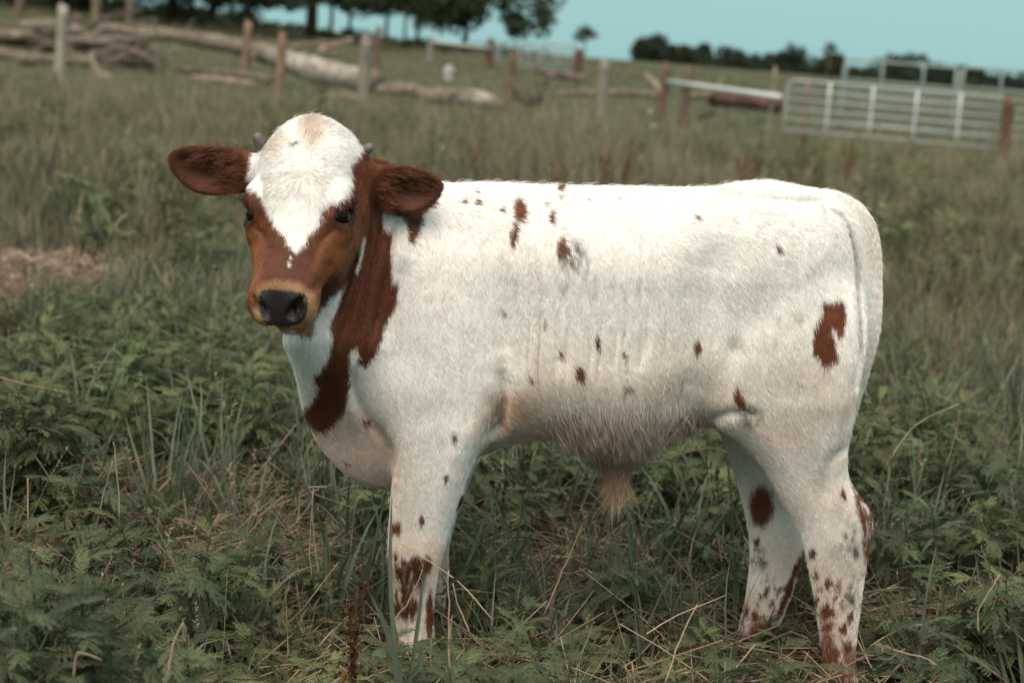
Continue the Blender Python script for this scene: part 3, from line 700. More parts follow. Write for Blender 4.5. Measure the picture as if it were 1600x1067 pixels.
for sg in (-1, 1):
    ellipsoid(hp(0.150, 0.064 * sg, -0.110), (0.105, 0.034, 0.066), HM, 0.035)      # cheek
    ellipsoid(hp(0.150, 0.084 * sg, -0.022), (0.034, 0.016, 0.020), HM, 0.025)     # brow over the eye
    ellipsoid(hp(0.184, 0.080 * sg, -0.054), (0.026, 0.014, 0.014), HM, 0.022)     # lower lid
    ellipsoid(hp(0.335, 0.035 * sg, -0.058), (0.034, 0.024, 0.034), HM, 0.028)      # lip pad
ellipsoid(hp(0.000, 0, -0.022), (0.028, 0.050, 0.028), HM, 0.03)                  # poll
ellipsoid(hp(0.338, 0.004, -0.106), (0.032, 0.036, 0.022), HM, 0.012)                 # chin
# mouth line
for sg in (-1, 1):
    chain([hp(0.383, 0.0, -0.074), hp(0.366, 0.040 * sg, -0.082), hp(0.315, 0.058 * sg, -0.086)], [0.0045, 0.0045, 0.003], 0.010, 'cut')
# nostrils
NOS = []
for sg in (-1, 1):
    pts = [hp(0.372, 0.024 * sg, -0.044), hp(0.360, 0.034 * sg, -0.034), hp(0.346, 0.041 * sg, -0.024)]
    chain(pts, [0.0095, 0.0085, 0.004], 0.006, 'cut')
    chain([pts[0], pts[0] - 0.03 * _ha - 0.004 * sg * _hb], [0.008, 0.006], 0.004, 'cut')
# eye sockets
EYES = []
def eye_axes(sg):
    out = _hb * sg * 0.76 + _hc * 0.62 + _ha * 0.05; out /= np.linalg.norm(out)
    e1 = _ha * 0.60 - _hb * sg * 0.5 + _hc * 0.5; e1 -= (e1 @ out) * out; e1 /= np.linalg.norm(e1)      # towards the inner corner
    e2 = np.cross(out, e1)
    return out, e1, (-e2 if e2 @ UPV < 0 else e2)
for sg in (-1, 1):
    c = hp(0.168, 0.082 * sg, -0.036)
    EYES.append((sg, c))
    out, e1, e2 = eye_axes(sg)
    ellipsoid(c + out * 0.013, (0.018, 0.0240, 0.0160), np.stack([out, e1, e2]), 0.006, 'cut')
# ---- ears (concave, facing forward)
def ear(pts, Y, cup, roll_, base, hollow):
    P = chaikin(px_poly(pts, Y), 2)
    lo, hi = P.min(0) - 0.03, P.max(0) + 0.03
    ix, iz = rng_idx(AX, lo[0], hi[0]), rng_idx(AZ, lo[1], hi[1]); iy = rng_idx(AY, Y - 0.10, Y + 0.12)
    X, Z = np.meshgrid(AX[ix], AZ[iz], indexing='ij')
    d = poly_sdf(X, Z, P)
    m = sm(0.0, 0.040, d)
    bx0 = (base[0] - X) * roll_                                  # distance from the ear's root
    surf = Y + cup * m + hollow * bx0 + 0.010 * np.sin(Z * 60) * 0
    R = 0.0065
    th = R + 0.004 * sm(0.0, 0.03, d)
    Yg = AY[iy][None, :, None]
    f = np.sqrt(np.maximum(th - d, 0)[:, None, :] ** 2 + (Yg - surf[:, None, :]) ** 2) - th[:, None, :]
    blend(f, (ix, iy, iz), 0.012)
earL = [(386, 244), (366, 236), (338, 229), (308, 227), (280, 230), (264, 240), (262, 254), (270, 272), (286, 290), (308, 303), (338, 306), (364, 303), (386, 296), (398, 270)]
earR = [(578, 268), (596, 260), (622, 257), (648, 261), (672, 271), (690, 284), (692, 296), (682, 314), (664, 328), (642, 334), (618, 331), (598, 322), (582, 306), (570, 288)]
YEL, YER = 3.555, 3.545
ear(earL, YEL, 0.026, 1.0, (at_y(392, 270, YEL)[0],), 0.10)
ear(earR, YER, 0.024, -1.0, (at_y(575, 290, YER)[0],), 0.10)
chain([hp(0.055, -0.060, -0.085), at_y(372, 264, YEL + 0.018)], [0.040, 0.026], 0.03)
chain([hp(0.055, 0.060, -0.085), at_y(590, 292, YER + 0.018)], [0.040, 0.026], 0.03)
# ------------------------------------------------------------------ folds and grooves on the near side
def crease(pts, dy, depth, width, only_near=True):
    P = spline(px_poly(pts, YB + dy), 5)
    lo, hi = P.min(0) - 4 * width, P.max(0) + 4 * width
    ix, iz = rng_idx(AX, lo[0], hi[0]), rng_idx(AZ, lo[1], hi[1]); iy = rng_idx(AY, 3.1, YB + 0.02)
    X, Z = np.meshgrid(AX[ix], AZ[iz], indexing='ij')
    d = line_d(X, Z, P)
    L0, L1 = P[0], P[-1]; span = np.hypot(*(L1 - L0))
    tt = np.clip(((X - L0[0]) * (L1 - L0)[0] + (Z - L0[1]) * (L1 - L0)[1]) / span ** 2, 0, 1)
    e = depth * np.exp(-(d / width) ** 2) * np.clip(np.sin(np.pi * (0.04 + 0.92 * tt)) * 1.6, 0, 1)
    FLD[ix, iy, iz] += e[:, None, :].astype(np.float32)
for pts in ([(597, 330), (585, 400), (566, 470), (553, 560)], [(578, 345), (566, 420), (548, 480), (532, 540)], [(612, 345), (603, 420), (590, 480), (578, 540)],
            [(560, 390), (540, 450), (522, 510)]):
    crease(pts, -0.22, 0.016, 0.0070)
for pts, dp, wd in (([(556, 560), (556, 610), (575, 660), (605, 700), (618, 740)], 0.016, 0.012),
                    ([(784, 570), (787, 610), (782, 655), (766, 690)], 0.018, 0.013),
                    ([(752, 330), (774, 430), (786, 520), (788, 590)], 0.010, 0.030),
                    ([(1108, 660), (1140, 640), (1175, 640)], 0.006, 0.012),
                    ([(1062, 650), (1090, 570), (1098, 480), (1110, 420), (1150, 370)], 0.015, 0.046),
                    ([(1300, 330), (1330, 352), (1346, 400), (1350, 460), (1346, 540), (1338, 600)], 0.016, 0.008),
                    ([(640, 400), (612, 470), (600, 540)], 0.008, 0.020), ([(1330, 690), (1300, 720), (1290, 790)], 0.007, 0.014)):
    crease(pts, -0.16, dp, wd)
for pts, dp, wd in (([(522, 352), (508, 370), (498, 396), (494, 420)], 0.0028, 0.008), ([(404, 352), (416, 368), (424, 394)], 0.0028, 0.008), ([(520, 400), (508, 430), (492, 452)], 0.004, 0.009), ([(500, 332), (516, 322), (534, 318)], 0.003, 0.006)):
    crease(pts, -0.30, dp, wd)
_r = np.random.default_rng(5)
for i, x in enumerate(np.linspace(800, 1045, 14)):
    x = x + _r.uniform(-15, 15); y0 = _r.uniform(370, 450); y1 = _r.uniform(560, 650)
    pts = [(x + _r.uniform(-4, 4) + 5 * t, y0 + (y1 - y0) * t) for t in np.linspace(0, 1, 5)]
    crease(pts, -0.19, _r.uniform(0.0028, 0.0065), _r.uniform(0.0036, 0.007))

# ------------------------------------------------------------------ to a mesh
import openvdb
_g = openvdb.FloatGrid(); _g.background = 0.3 if hasattr(_g, 'background') else None
_g.copyFromArray(np.clip(FLD, -0.05, 0.05))
_tri, _pts, _q = None, None, None
_res = _g.convertToPolygons(isovalue=0.0, adaptivity=0.0)
_pts, _tri, _q = _res[0], _res[1], _res[2]
BV = (np.asarray(_pts, np.float64) * VOX + _lo)
BQ = np.asarray(_q, np.int64); BT = np.asarray(_tri, np.int64).reshape(-1, 3)
# keep the connected body only (largest island), smooth a little
def smooth_mesh(V, Q, it, lam):
    n = len(V)
    E = np.concatenate([Q[:, [0, 1]], Q[:, [1, 2]], Q[:, [2, 3]], Q[:, [3, 0]]])
    deg = np.bincount(E[:, 0], minlength=n) + np.bincount(E[:, 1], minlength=n)
    for _ in range(it):
        for l in (lam, -lam * 1.03):
            S = np.zeros_like(V)
            for c in range(3):
                S[:, c] = np.bincount(E[:, 0], V[E[:, 1], c], n) + np.bincount(E[:, 1], V[E[:, 0], c], n)
            V = V + l * (S / np.maximum(deg, 1)[:, None] - V)
    return V
BV = smooth_mesh(BV, BQ, 3, 0.5)
BQ = BQ[:, ::-1]; BT = BT[:, ::-1]
def quad_normals(V, Q):
    n = np.cross(V[Q[:, 2]] - V[Q[:, 0]], V[Q[:, 3]] - V[Q[:, 1]])
    N = np.zeros_like(V)
    for c in range(3):
        for j in range(4): N[:, c] += np.bincount(Q[:, j], n[:, c], len(V))
    return N / (np.linalg.norm(N, axis=1)[:, None] + 1e-12), np.linalg.norm(n, axis=1) * 0.5
BN, QA = quad_normals(BV, BQ)
# outward check: the mean of normal . (v - centroid) must be positive
if ((BN * (BV - BV.mean(0))).sum(1)).mean() < 0:
    BQ = BQ[:, ::-1]; BT = BT[:, ::-1]; BN = -BN
del FLD
# ------------------------------------------------------------------ coat colours (linear), from the markings on the animal
WHITE = np.array([0.89, 0.855, 0.805]); BROWN = np.array([0.140, 0.041, 0.0145]); DKBROWN = np.array([0.075, 0.024, 0.011])
TAN = np.array([0.46, 0.26, 0.13]); NOSE = np.array([0.026, 0.020, 0.020]); PINK = np.array([0.66, 0.47, 0.38])
blaze = [(388, 269), (387, 278), (392, 293), (412, 310), (419, 325), (427, 340), (442, 362), (453, 386), (460, 395), (472, 386), (481, 368), (494, 349), (502, 330), (509, 323), (524, 317),
         (539, 304), (548, 280), (543, 265), (544, 252), (560, 241), (567, 232), (556, 215), (537, 196), (520, 182), (485, 170), (455, 175), (442, 186), (422, 198), (405, 218), (393, 250)]
headp = [(372, 205), (420, 180), (560, 170), (610, 215), (618, 260), (600, 330), (592, 340), (572, 372), (558, 426), (541, 446), (505, 474), (492, 500), (490, 520), (470, 524), (462, 516), (430, 519), (385, 520), (372, 420), (366, 300)]
neckp = [(575, 320), (560, 400), (539, 444), (526, 485), (513, 507), (520, 530), (509, 564), (498, 582), (487, 590), (498, 601), (492, 620), (474, 629), (470, 650), (489, 670), (504, 677), (522, 661), (541, 635),
         (549, 605), (546, 545), (552, 540), (562, 545), (556, 564), (575, 570), (586, 556), (597, 519), (601, 504), (620, 481), (625, 436), (614, 442), (614, 402), (609, 380), (614, 347), (602, 366), (596, 329)]
patch3 = [(628, 336), (662, 326), (660, 351), (647, 375), (637, 377), (634, 355)]
rump = [(680 + x / 2.133, 260 + y / 2.133) for x, y in [(1290, 440), (1330, 448), (1362, 440), (1370, 500), (1365, 550), (1350, 570), (1325, 535), (1318, 548), (1332, 580), (1348, 630), (1330, 650), (1300, 660), (1262, 630), (1255, 590), (1265, 530), (1290, 490)]]
hockp = [(1325, 735), (1345, 762), (1372, 800), (1372, 835), (1352, 885), (1347, 850), (1347, 822), (1336, 795), (1333, 770)]
kneep = [(604, 872), (618, 858), (632, 872), (650, 866), (662, 868), (668, 890), (660, 920), (655, 955), (642, 972), (626, 960), (612, 965), (604, 930)]
lowh = [(1280, 985), (1300, 990), (1318, 1030), (1325, 1075), (1300, 1140), (1270, 1140), (1276, 1040)]
nosep = [(405, 457), (414, 451), (440, 453), (470, 455), (480, 461), (482, 480), (478, 498), (466, 508), (440, 512), (418, 509), (408, 497), (403, 475)]
chin = [(462, 518), (480, 512), (492, 504), (494, 512), (482, 523), (468, 522)]
ovals_near = [(811, 328, 11, 18, -8), (802, 365, 6, 20, 8), (862, 339, 4.5, 11, -8), (877, 386, 8, 20, 0), (1088, 339, 4, 5, 0), (1216, 387, 5, 7.5, -20), (788, 486, 3.5, 8, -15), (852, 504, 2.5, 6, -10),
    (875, 553, 3.5, 8, -12), (933, 534, 4, 11, -18), (905, 581, 7, 14, -10), (828, 590, 4, 5, -40), (1090, 541, 6, 13, -12), (1153, 619, 8, 15, -25), (722, 314, 4, 4, 0), (746, 317, 5, 4, 0), (784, 328, 4, 4, 0), (741, 299, 3, 3, 0),
    (875, 309, 3, 3, 0), (898, 309, 2.5, 2, 0), (921, 312, 3, 2, 0), (966, 310, 3, 2, 0), (851, 320, 2.5, 3, 0), (872, 292, 6, 9, 0), (709, 680, 4, 9, 0), (697, 745, 3.5, 6, 0), (659, 813, 4.5, 8, 0), (619, 823, 8, 12, 10),
    (573, 659, 5, 7, -20), (541, 724, 5, 3, 0), (1317, 770, 4, 7, 0), (1268, 862, 6, 8, 0), (1276, 896, 4, 9, -8), (1295, 908, 8, 8, 0), (1292, 954, 12, 12, 0), (1292, 976, 10, 8, 0), (1276, 934, 4, 7, 0), (1330, 960, 5, 8, 0), (1318, 980, 6, 9, 0), (1325, 1010, 8, 10, 0),
    (668, 880, 9, 14, 0), (672, 960, 7, 40, 0), (975, 551, 2.5, 4, 0), (1067, 597, 2.5, 4, 0), (946, 604, 2, 3, 0)]
ovals_far = [(1189, 788, 19, 32, 0), (1182, 843, 5, 9, 0), (1199, 921, 5, 6, 0), (1194, 984, 24, 17, 0), (1150, 1020, 28, 40, 0), (1206, 940, 4, 6, 0), (1190, 930, 5, 4, 0), (1180, 960, 6, 8, 0), (1166, 950, 4, 10, 0), (1248, 880, 6, 40, 25), (1228, 930, 6, 40, 22), (672, 980, 20, 60, 0)]
dirt_near = [(893, 398, 21, 24, 0, 0.42), (980, 607, 9, 7, 0, 0.45), (1170, 645, 19, 16, 10, 0.75), (1338, 860, 5, 11, 0, 0.8), (1328, 930, 8, 22, 10, 0.55), (1325, 850, 12, 40, 5, 0.35), (1302, 860, 12, 14, 0, 0.25), (1150, 532, 14, 12, 0, 0.3),
             (461, 228, 6, 4, -20, 0.95), (1215, 495, 6, 7, 0, 0.25), (1248, 492, 8, 9, 0, 0.2)]
dirt_far = [(1186, 872, 13, 18, 0, 0.6), (1200, 905, 10, 14, 0, 0.3)]

def pip(px, py, poly, soft):
    """soft inside mask of a pixel-space polygon"""
    P = np.asarray(poly, float)
    m = (px > P[:, 0].min() - 12) & (px < P[:, 0].max() + 12) & (py > P[:, 1].min() - 12) & (py < P[:, 1].max() + 12)
    out = np.zeros(len(px))
    if m.any():
        out[m] = sm(-soft, soft, poly_sdf(px[m], py[m], chaikin(P, 1)))
    return out
def oval(px, py, x, y, rx, ry, ang, soft=0.25):
    m = (np.abs(px - x) < (rx + ry) * 1.7) & (np.abs(py - y) < (rx + ry) * 1.7)
    out = np.zeros(len(px))
    a = math.radians(ang); u = (px[m] - x) * math.cos(a) + (py[m] - y) * math.sin(a); v = -(px[m] - x) * math.sin(a) + (py[m] - y) * math.cos(a)
    out[m] = sm(1 + soft, 1 - soft, np.sqrt((u / rx) ** 2 + (v / ry) ** 2))
    return out
def lerp(C, D, m): return C + (np.asarray(D) - C) * np.clip(m, 0, 1)[:, None]

def coat(P, N):
    """colour, bare-skin mask (nose leather) at surface points P with normals N"""
    px, py = project(P)
    near = P[:, 1] < YB + 0.01
    faces = (N @ -FWD)
    j = value_noise(P, 0.012, 3) * 2.2 + value_noise(P, 0.004, 4) * 1.6
    qx = px + j; qy = py + value_noise(P * np.array([1, 1, 0.4]), 0.004, 9) * 5.0
    qx = np.where(near | (P[:, 2] < 0.62), qx, qx + 60)                       # the far flank has its own arrangement
    C = np.tile(WHITE, (len(P), 1))
    # warm shade and stain painted into the coat low on flank, belly and thigh
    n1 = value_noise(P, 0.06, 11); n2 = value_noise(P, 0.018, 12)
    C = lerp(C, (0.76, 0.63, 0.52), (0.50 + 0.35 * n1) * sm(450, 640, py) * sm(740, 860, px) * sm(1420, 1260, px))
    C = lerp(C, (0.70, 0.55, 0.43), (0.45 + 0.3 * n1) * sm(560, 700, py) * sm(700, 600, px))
    C = lerp(C, TAN * 1.15, (0.55 + 0.4 * n2) * np.maximum(oval(px, py, 800, 640, 55, 36, -10, 0.6), 0.8 * oval(px, py, 870, 675, 80, 18, 0, 0.7)))
    C = lerp(C, PINK, 0.8 * sm(-0.2, -0.65, N[:, 2]) * sm(620, 670, py) * sm(740, 770, px) * sm(1140, 1080, px))
    C = lerp(C, PINK, 0.55 * pip(px, py, [(500, 660), (570, 630), (625, 700), (625, 775), (540, 770), (480, 690)], 14))
    C = lerp(C, (0.44, 0.26, 0.165), 0.85 * oval(px, py, 945, 720, 48, 34, 0, 0.5))
    C = lerp(C, (0.60, 0.48, 0.38), (0.6 + 0.4 * n2) * sm(850, 880, py) * sm(740, 700, px) * sm(975, 950, py))
    C = lerp(C, (0.66, 0.52, 0.42), 0.6 * sm(855, 835, np.abs(py - 856) + 830) * sm(740, 700, px) * (py > 820))
    C = lerp(C, (0.62, 0.50, 0.40), (0.35 + 0.5 * n1) * sm(820, 920, py) * sm(1100, 1140, px))
    C = lerp(C, (0.70, 0.60, 0.50), 0.45 * oval(px, py, 1365, 380, 20, 60, -10, 0.8))
    C = lerp(C, (0.34, 0.25, 0.18), (0.55 + 0.6 * n2) * sm(920, 1000, py + 14 * n1) * sm(760, 720, px))
    # brown markings
    zone = sm(700, 560, px) * sm(720, 640, py)
    nk = np.maximum(pip(qx, qy, neckp, 3.0), 0)
    hd = pip(qx, qy, headp, 2.5)
    br = np.maximum(nk, hd)
    br = np.maximum(br, pip(px, py, [(385, 225), (330, 206), (250, 222), (250, 270), (300, 315), (390, 310), (400, 270)], 3))
    br = np.maximum(br, pip(px, py, [(560, 262), (620, 247), (700, 275), (702, 300), (650, 345), (592, 332), (566, 300)], 3) * (P[:, 1] < 3.63))
    sliver = pip(px, py, [(570, 362), (572, 372), (560, 428), (554, 426), (562, 400)], 1.5)
    br = br * (1 - 0.8 * sliver)
    bl = pip(qx, qy, blaze, 3.0) * (faces > -0.25)
    bl = np.maximum(bl, np.maximum(oval(qx, qy, 455, 402, 1.2, 5, 0) * 0.8, oval(qx, qy, 452, 413, 2.5, 3, 0) * 0.8))
    br = br * (1 - bl)
    br = np.where((faces < -0.25) & (py < 330) & (px < 620), 1.0, br)
    roan = sm(-0.55, 0.05, value_noise(P * np.array([1, 1, 0.35]), 0.005, 27) + 0.3 * value_noise(P, 0.02, 28))
    for p_ in (patch3, rump): br = np.maximum(br, pip(qx, qy, p_, 2.0) * np.where(near, 1, 0.9))
    for p_ in (hockp, lowh): br = np.maximum(br, pip(qx, qy, p_, 4.0) * (0.35 + 0.65 * roan) * near)
    for o in ovals_near: br = np.maximum(br, oval(qx, qy, *o) * near)
    for o in ovals_far: br = np.maximum(br, oval(qx, qy, *o) * (~near))
    # roan speckle low on the legs
    spk = sm(0.30, 0.55, value_noise(P, 0.013, 21) * 0.6 + value_noise(P, 0.006, 22) * 0.6 + 0.34 * sm(880, 1060, py)) * sm(860, 930, py)
    br = np.maximum(br, 0.85 * spk * (px > 1100))
    br = np.maximum(br, sm(0.0, 0.4, value_noise(P, 0.012, 23) + 0.8 * sm(1000, 1060, py)) * sm(985, 1030, py) * 0.9)
    br = np.where((~near) & (px > 640) & (px < 1100), np.maximum(br, sm(0.45, 0.6, value_noise(P, 0.05, 31))), br)
    knee = pip(qx, qy, kneep, 5.0) * sm(-0.5, 0.3, value_noise(P * np.array([1, 1, 0.22]), 0.005, 24) + 0.28)
    bc = np.tile(BROWN, (len(P), 1)) * (1 + 0.22 * n1 + 0.18 * n2)[:, None]
    bc = lerp(bc, DKBROWN * 1.15, 0.75 * oval(px, py, 462, 405, 38, 45, 0, 0.7))
    bc = lerp(bc, (0.25, 0.092, 0.031), 0.75 * oval(px, py, 525, 395, 34, 45, 20, 0.7))
    bc = lerp(bc, (0.27, 0.100, 0.034), 0.75 * oval(px, py, 396, 410, 12, 60, 0, 0.7))
    bc = lerp(bc, TAN, 0.95 * np.maximum(pip(px, py, [(392, 520), (396, 470), (404, 444), (440, 438), (478, 446), (497, 470), (500, 500), (485, 520), (440, 524)], 9), pip(px, py, chin, 4) * 0))
    bc = lerp(bc, (0.070, 0.022, 0.010), 0.70 * np.maximum(oval(px, py, 320, 268, 62, 40, 0, 0.4), oval(px, py, 640, 295, 52, 38, 0, 0.4)) * (P[:, 1] < 3.66))
    bc = lerp(bc, (0.110, 0.034, 0.014), 0.45 * nk)
    C = lerp(C, bc, br)
    C = lerp(C, DKBROWN, knee)
    # mud and smudges
    for x, y, rx, ry, a, k in dirt_near: C = lerp(C, (0.10, 0.09, 0.075), oval(px, py, x, y, rx, ry, a, 0.5) * near * np.clip(k + 0.8 * value_noise(P, 0.007, 41) * (k > 0.3), 0, 1))
    for x, y, rx, ry, a, k in dirt_far: C = lerp(C, (0.07, 0.06, 0.05), oval(px, py, x, y, rx, ry, a, 0.5) * (~near) * np.clip(k + 0.9 * value_noise(P, 0.007, 42), 0, 1))
    C = lerp(C, (0.52, 0.38, 0.27), 0.8 * oval(px, py, 487, 207, 18, 26, 0, 0.7) * bl)
    C = lerp(C, (0.66, 0.50, 0.38), 0.55 * oval(px, py, 432, 222, 22, 14, -10, 0.7) * bl)
    # dark rims round the eyes, nose leather
    for sg, c in EYES:
        eo_, e1_, e2_ = eye_axes(sg); v_ = P - c - 0.012 * eo_
        dd = np.sqrt((v_ @ eo_ / 0.020) ** 2 + (v_ @ e1_ / 0.0280) ** 2 + (v_ @ e2_ / 0.0190) ** 2)
        C = lerp(C, (0.016, 0.011, 0.010), sm(1.12, 0.95, dd))
    ns = pip(px, py, nosep, 2.0) * (P[:, 1] < 3.5) * (faces > -0.3)
    C = lerp(C, NOSE, ns)
    hoof = sm(0.060, 0.050, P[:, 2])
    C = lerp(C, (0.05, 0.042, 0.035), hoof)
    return np.clip(C, 0.004, 0.95), np.maximum(ns, hoof), br

# ------------------------------------------------------------------ the body mesh
CALF = empty('calf', (at_y(1000, 700, YB)[0], YB, 0.0))
tag(CALF, 'white calf with reddish brown face and neck standing side-on in the weedy pasture', 'calf')
CALF_INV = Matrix.Translation(-Vector(CALF.location))
def calf_part(name, data):
    o = link(name, data, CALF); o.matrix_parent_inverse = CALF_INV
    return o
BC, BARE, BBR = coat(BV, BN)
skin, nt, b = new_mat('calf_skin')
_a = nt.nodes.new('ShaderNodeAttribute'); _a.attribute_name = 'tint'
nt.links.new(_a.outputs['Color'], b.inputs['Base Color'])
_a2 = nt.nodes.new('ShaderNodeAttribute'); _a2.attribute_name = 'bare'
_mr = nt.nodes.new('ShaderNodeMapRange'); _mr.inputs['To Min'].default_value = 0.8; _mr.inputs['To Max'].default_value = 0.28
nt.links.new(_a2.outputs['Fac'], _mr.inputs['Value']); nt.links.new(_mr.outputs[0], b.inputs['Roughness'])
_tc = nt.nodes.new('ShaderNodeTexCoord'); _vo = nt.nodes.new('ShaderNodeTexVoronoi'); _vo.inputs['Scale'].default_value = 400
nt.links.new(_tc.outputs['Object'], _vo.inputs['Vector'])
_bp = nt.nodes.new('ShaderNodeBump'); _bp.inputs['Distance'].default_value = 0.0012; _bp.invert = True
nt.links.new(_a2.outputs['Fac'], _bp.inputs['Strength']); nt.links.new(_vo.outputs['Distance'], _bp.inputs['Height']); nt.links.new(_bp.outputs[0], b.inputs['Normal'])
bm_ = mesh_np('calf_body', BV, [BT, BQ] if len(BT) else [BQ], True, [skin])
vcol(bm_, 'tint', BC * np.where(BARE > 0.5, 1.0, 0.80)[:, None])  # skin under the fur coloured darker to paint in shading depth
_at = bm_.attributes.new('bare', 'FLOAT', 'POINT'); _at.data.foreach_set('value', BARE.astype(np.float32))
calf_part('body', bm_)

# ------------------------------------------------------------------ fur: real strands rooted on the body
FDIR = np.array([(700, 400, 0.12, 1), (640, 500, 0.0, 1), (800, 450, 0.05, 1), (900, 450, 0.10, 1), (1000, 420, 0.2, 1), (1100, 340, 0.7, 0.7), (1200, 420, 0.5, 0.85), (1300, 420, 0.35, 1), (1340, 500, 0.15, 1), (1250, 560, 0.15, 1),
    (760, 292, 0.75, 0.5), (900, 296, 0.8, 0.5), (1050, 300, 0.9, 0.4), (1200, 300, 1, 0.4), (1290, 310, 1, 0.3), (1360, 400, 0.1, 1), (1360, 540, -0.1, 1), (900, 620, 0.45, 0.85), (1000, 640, 0.3, 0.9), (1080, 600, 0.1, 1), (820, 640, 0.6, 0.6),
    (700, 640, 0.05, 1), (650, 800, 0.03, 1), (650, 950, 0.05, 1), (1300, 900, 0.05, 1), (1320, 750, 0.3, 0.9), (1250, 740, 0.55, 0.7), (1180, 800, 0.1, 1), (1170, 950, -0.2, 1), (960, 740, 0.02, 1),
    (560, 450, -0.22, 1), (600, 420, -0.12, 1), (520, 600, -0.05, 1), (480, 560, 0.0, 1), (560, 700, 0.3, 0.9), (600, 640, 0.3, 0.8),
    (412, 262, -1, 0.25), (540, 256, 1, 0.2), (470, 345, 0.0, 1), (440, 325, -0.45, 0.9), (508, 318, 0.45, 0.9), (484, 225, 0.0, -0.6), (420, 222, -0.8, -0.3), (530, 212, 0.8, -0.4), (484, 190, 0.0, -1), (445, 290, -0.8, 0.5), (505, 285, 0.8, 0.5), (472, 312, 0, 1),
    (440, 430, 0.0, 1), (400, 400, -0.1, 1), (540, 400, 0.35, 1), (560, 300, 0.5, 0.9), (395, 490, -0.4, 0.8), (490, 490, 0.4, 0.8), (440, 445, 0, -0.6),
    (370, 268, -1, 0.05), (320, 260, -1, 0.0), (275, 250, -1, -0.1), (600, 290, 1, 0.0), (640, 290, 1, 0.0), (680, 292, 1, 0.1)], float)
def fur_dir(px, py):
    W = np.zeros(len(px)); D = np.zeros((len(px), 2))
    for x, y, dx, dy in FDIR:
        w = 1.0 / (((px - x) ** 2 + (py - y) ** 2) + 60.0) ** 1.5
        l = math.hypot(dx, dy); W += w; D[:, 0] += w * dx / l; D[:, 1] += w * dy / l
    return D / W[:, None]
def grow_fur(n_roots, seed, wgt, len_fn, width, lift=0.11, npt=4, stray=0.22, down=0.0, clump=0.0020):
    rng = np.random.default_rng(seed)
    p = QA * wgt(BV[BQ].mean(1), BN[BQ[:, 0]]); p /= p.sum()
    q = BQ[rng.choice(len(BQ), n_roots, p=p)]
    u = rng.random((n_roots, 1)); v = rng.random((n_roots, 1))
    lerp4 = lambda A: (A[q[:, 0]] * (1 - u) + A[q[:, 1]] * u) * (1 - v) + (A[q[:, 3]] * (1 - u) + A[q[:, 2]] * u) * v
    R = lerp4(BV); N = lerp4(BN); N /= np.linalg.norm(N, axis=1)[:, None] + 1e-9
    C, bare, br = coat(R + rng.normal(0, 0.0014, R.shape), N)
    eye = np.ones(n_roots, bool)
    for sg, c in EYES:
        eo_, e1_, e2_ = eye_axes(sg); v_ = R - c - 0.012 * eo_
        eye &= np.sqrt((v_ @ eo_ / 0.020) ** 2 + (v_ @ e1_ / 0.0255) ** 2 + (v_ @ e2_ / 0.0172) ** 2) > 1.0
    keep = (bare < 0.35) & eye & (R[:, 2] > 0.055)
    R, N, C, br = R[keep], N[keep], C[keep], br[keep]; n = len(R)
    px, py = project(R)
    D2 = fur_dir(px, py)
    D = D2[:, :1] * RGT - D2[:, 1:] * UPV
    D = D + np.stack([value_noise(R, 0.020, 50 + i) for i in range(3)], 1) * 0.19 + np.stack([value_noise(R, 0.006, 60 + i) for i in range(3)], 1) * stray + rng.normal(0, 0.08, (n, 3))
    T = D - (D * N).sum(1)[:, None] * N; T /= np.linalg.norm(T, axis=1)[:, None] + 1e-9
    T = T + down * np.array([0, 0, -1.0]); T /= np.linalg.norm(T, axis=1)[:, None] + 1e-9
    L = len_fn(px, py, R, N) * rng.uniform(0.65, 1.2, n)
    lf = lift * rng.uniform(0.5, 1.6, n) * (1 + 0.6 * value_noise(R, 0.015, 71))
    Bn = np.cross(N, T); u_ = (R * Bn).sum(1)
    ph_ = value_noise(R, 0.03, 81) * 4.0 + value_noise(R * np.array([1, 1, 0.35]), 0.012, 82) * 3.0
    lat = -np.sin(2 * np.pi * u_ / 0.0085 + ph_) * clump * np.minimum(L / 0.012, 1.5)          # neighbouring hairs draw together into locks
    P = np.zeros((n, npt, 3))
    P[:, 0] = R - N * 0.0006
    for k in range(1, npt):
        t = k / (npt - 1)
        P[:, k] = R + T * (L * t)[:, None] + N * (L * lf * t * (1.15 - 0.75 * t))[:, None] + np.array([0, 0, -1.0]) * (L * 0.10 * t * t)[:, None] + Bn * (lat * t)[:, None]
    C = C * (1 + rng.normal(0, 0.08, (n, 1))) * (1 + 0.10 * value_noise(R * np.array([1, 1, 0.18]), 0.005, 91))[:, None]
    rad = width * rng.uniform(0.7, 1.3, n)
    return P, C, rad
def fur_object(name, sets, mat):
    P = np.concatenate([s[0].reshape(-1, 3) for s in sets]); npt = sets[0][0].shape[1]
    n = len(P) // npt
    C = np.concatenate([s[1] for s in sets]); rad = np.concatenate([s[2] for s in sets])
    cu = bpy.data.hair_curves.new(name); cu.add_curves([npt] * n)
    cu.position_data.foreach_set('vector', P.astype(np.float32).ravel())
    taper = np.array([1.0, 0.9, 0.62, 0.12]) if npt == 4 else np.linspace(1, 0.1, npt)
    ra = cu.attributes.get('radius') or cu.attributes.new('radius', 'FLOAT', 'POINT')
    ra.data.foreach_set('value', (rad[:, None] * taper[None]).astype(np.float32).ravel())
    ca = cu.attributes.new('tint', 'FLOAT_COLOR', 'CURVE')
    ca.data.foreach_set('color', np.concatenate([np.clip(C, 0.003, 0.96), np.ones((n, 1))], 1).astype(np.float32).ravel())
    cu.materials.append(mat)
    return calf_part(name, cu)
fur_mat = mat_attr('calf_fur', rough=0.55, spec=0.35)
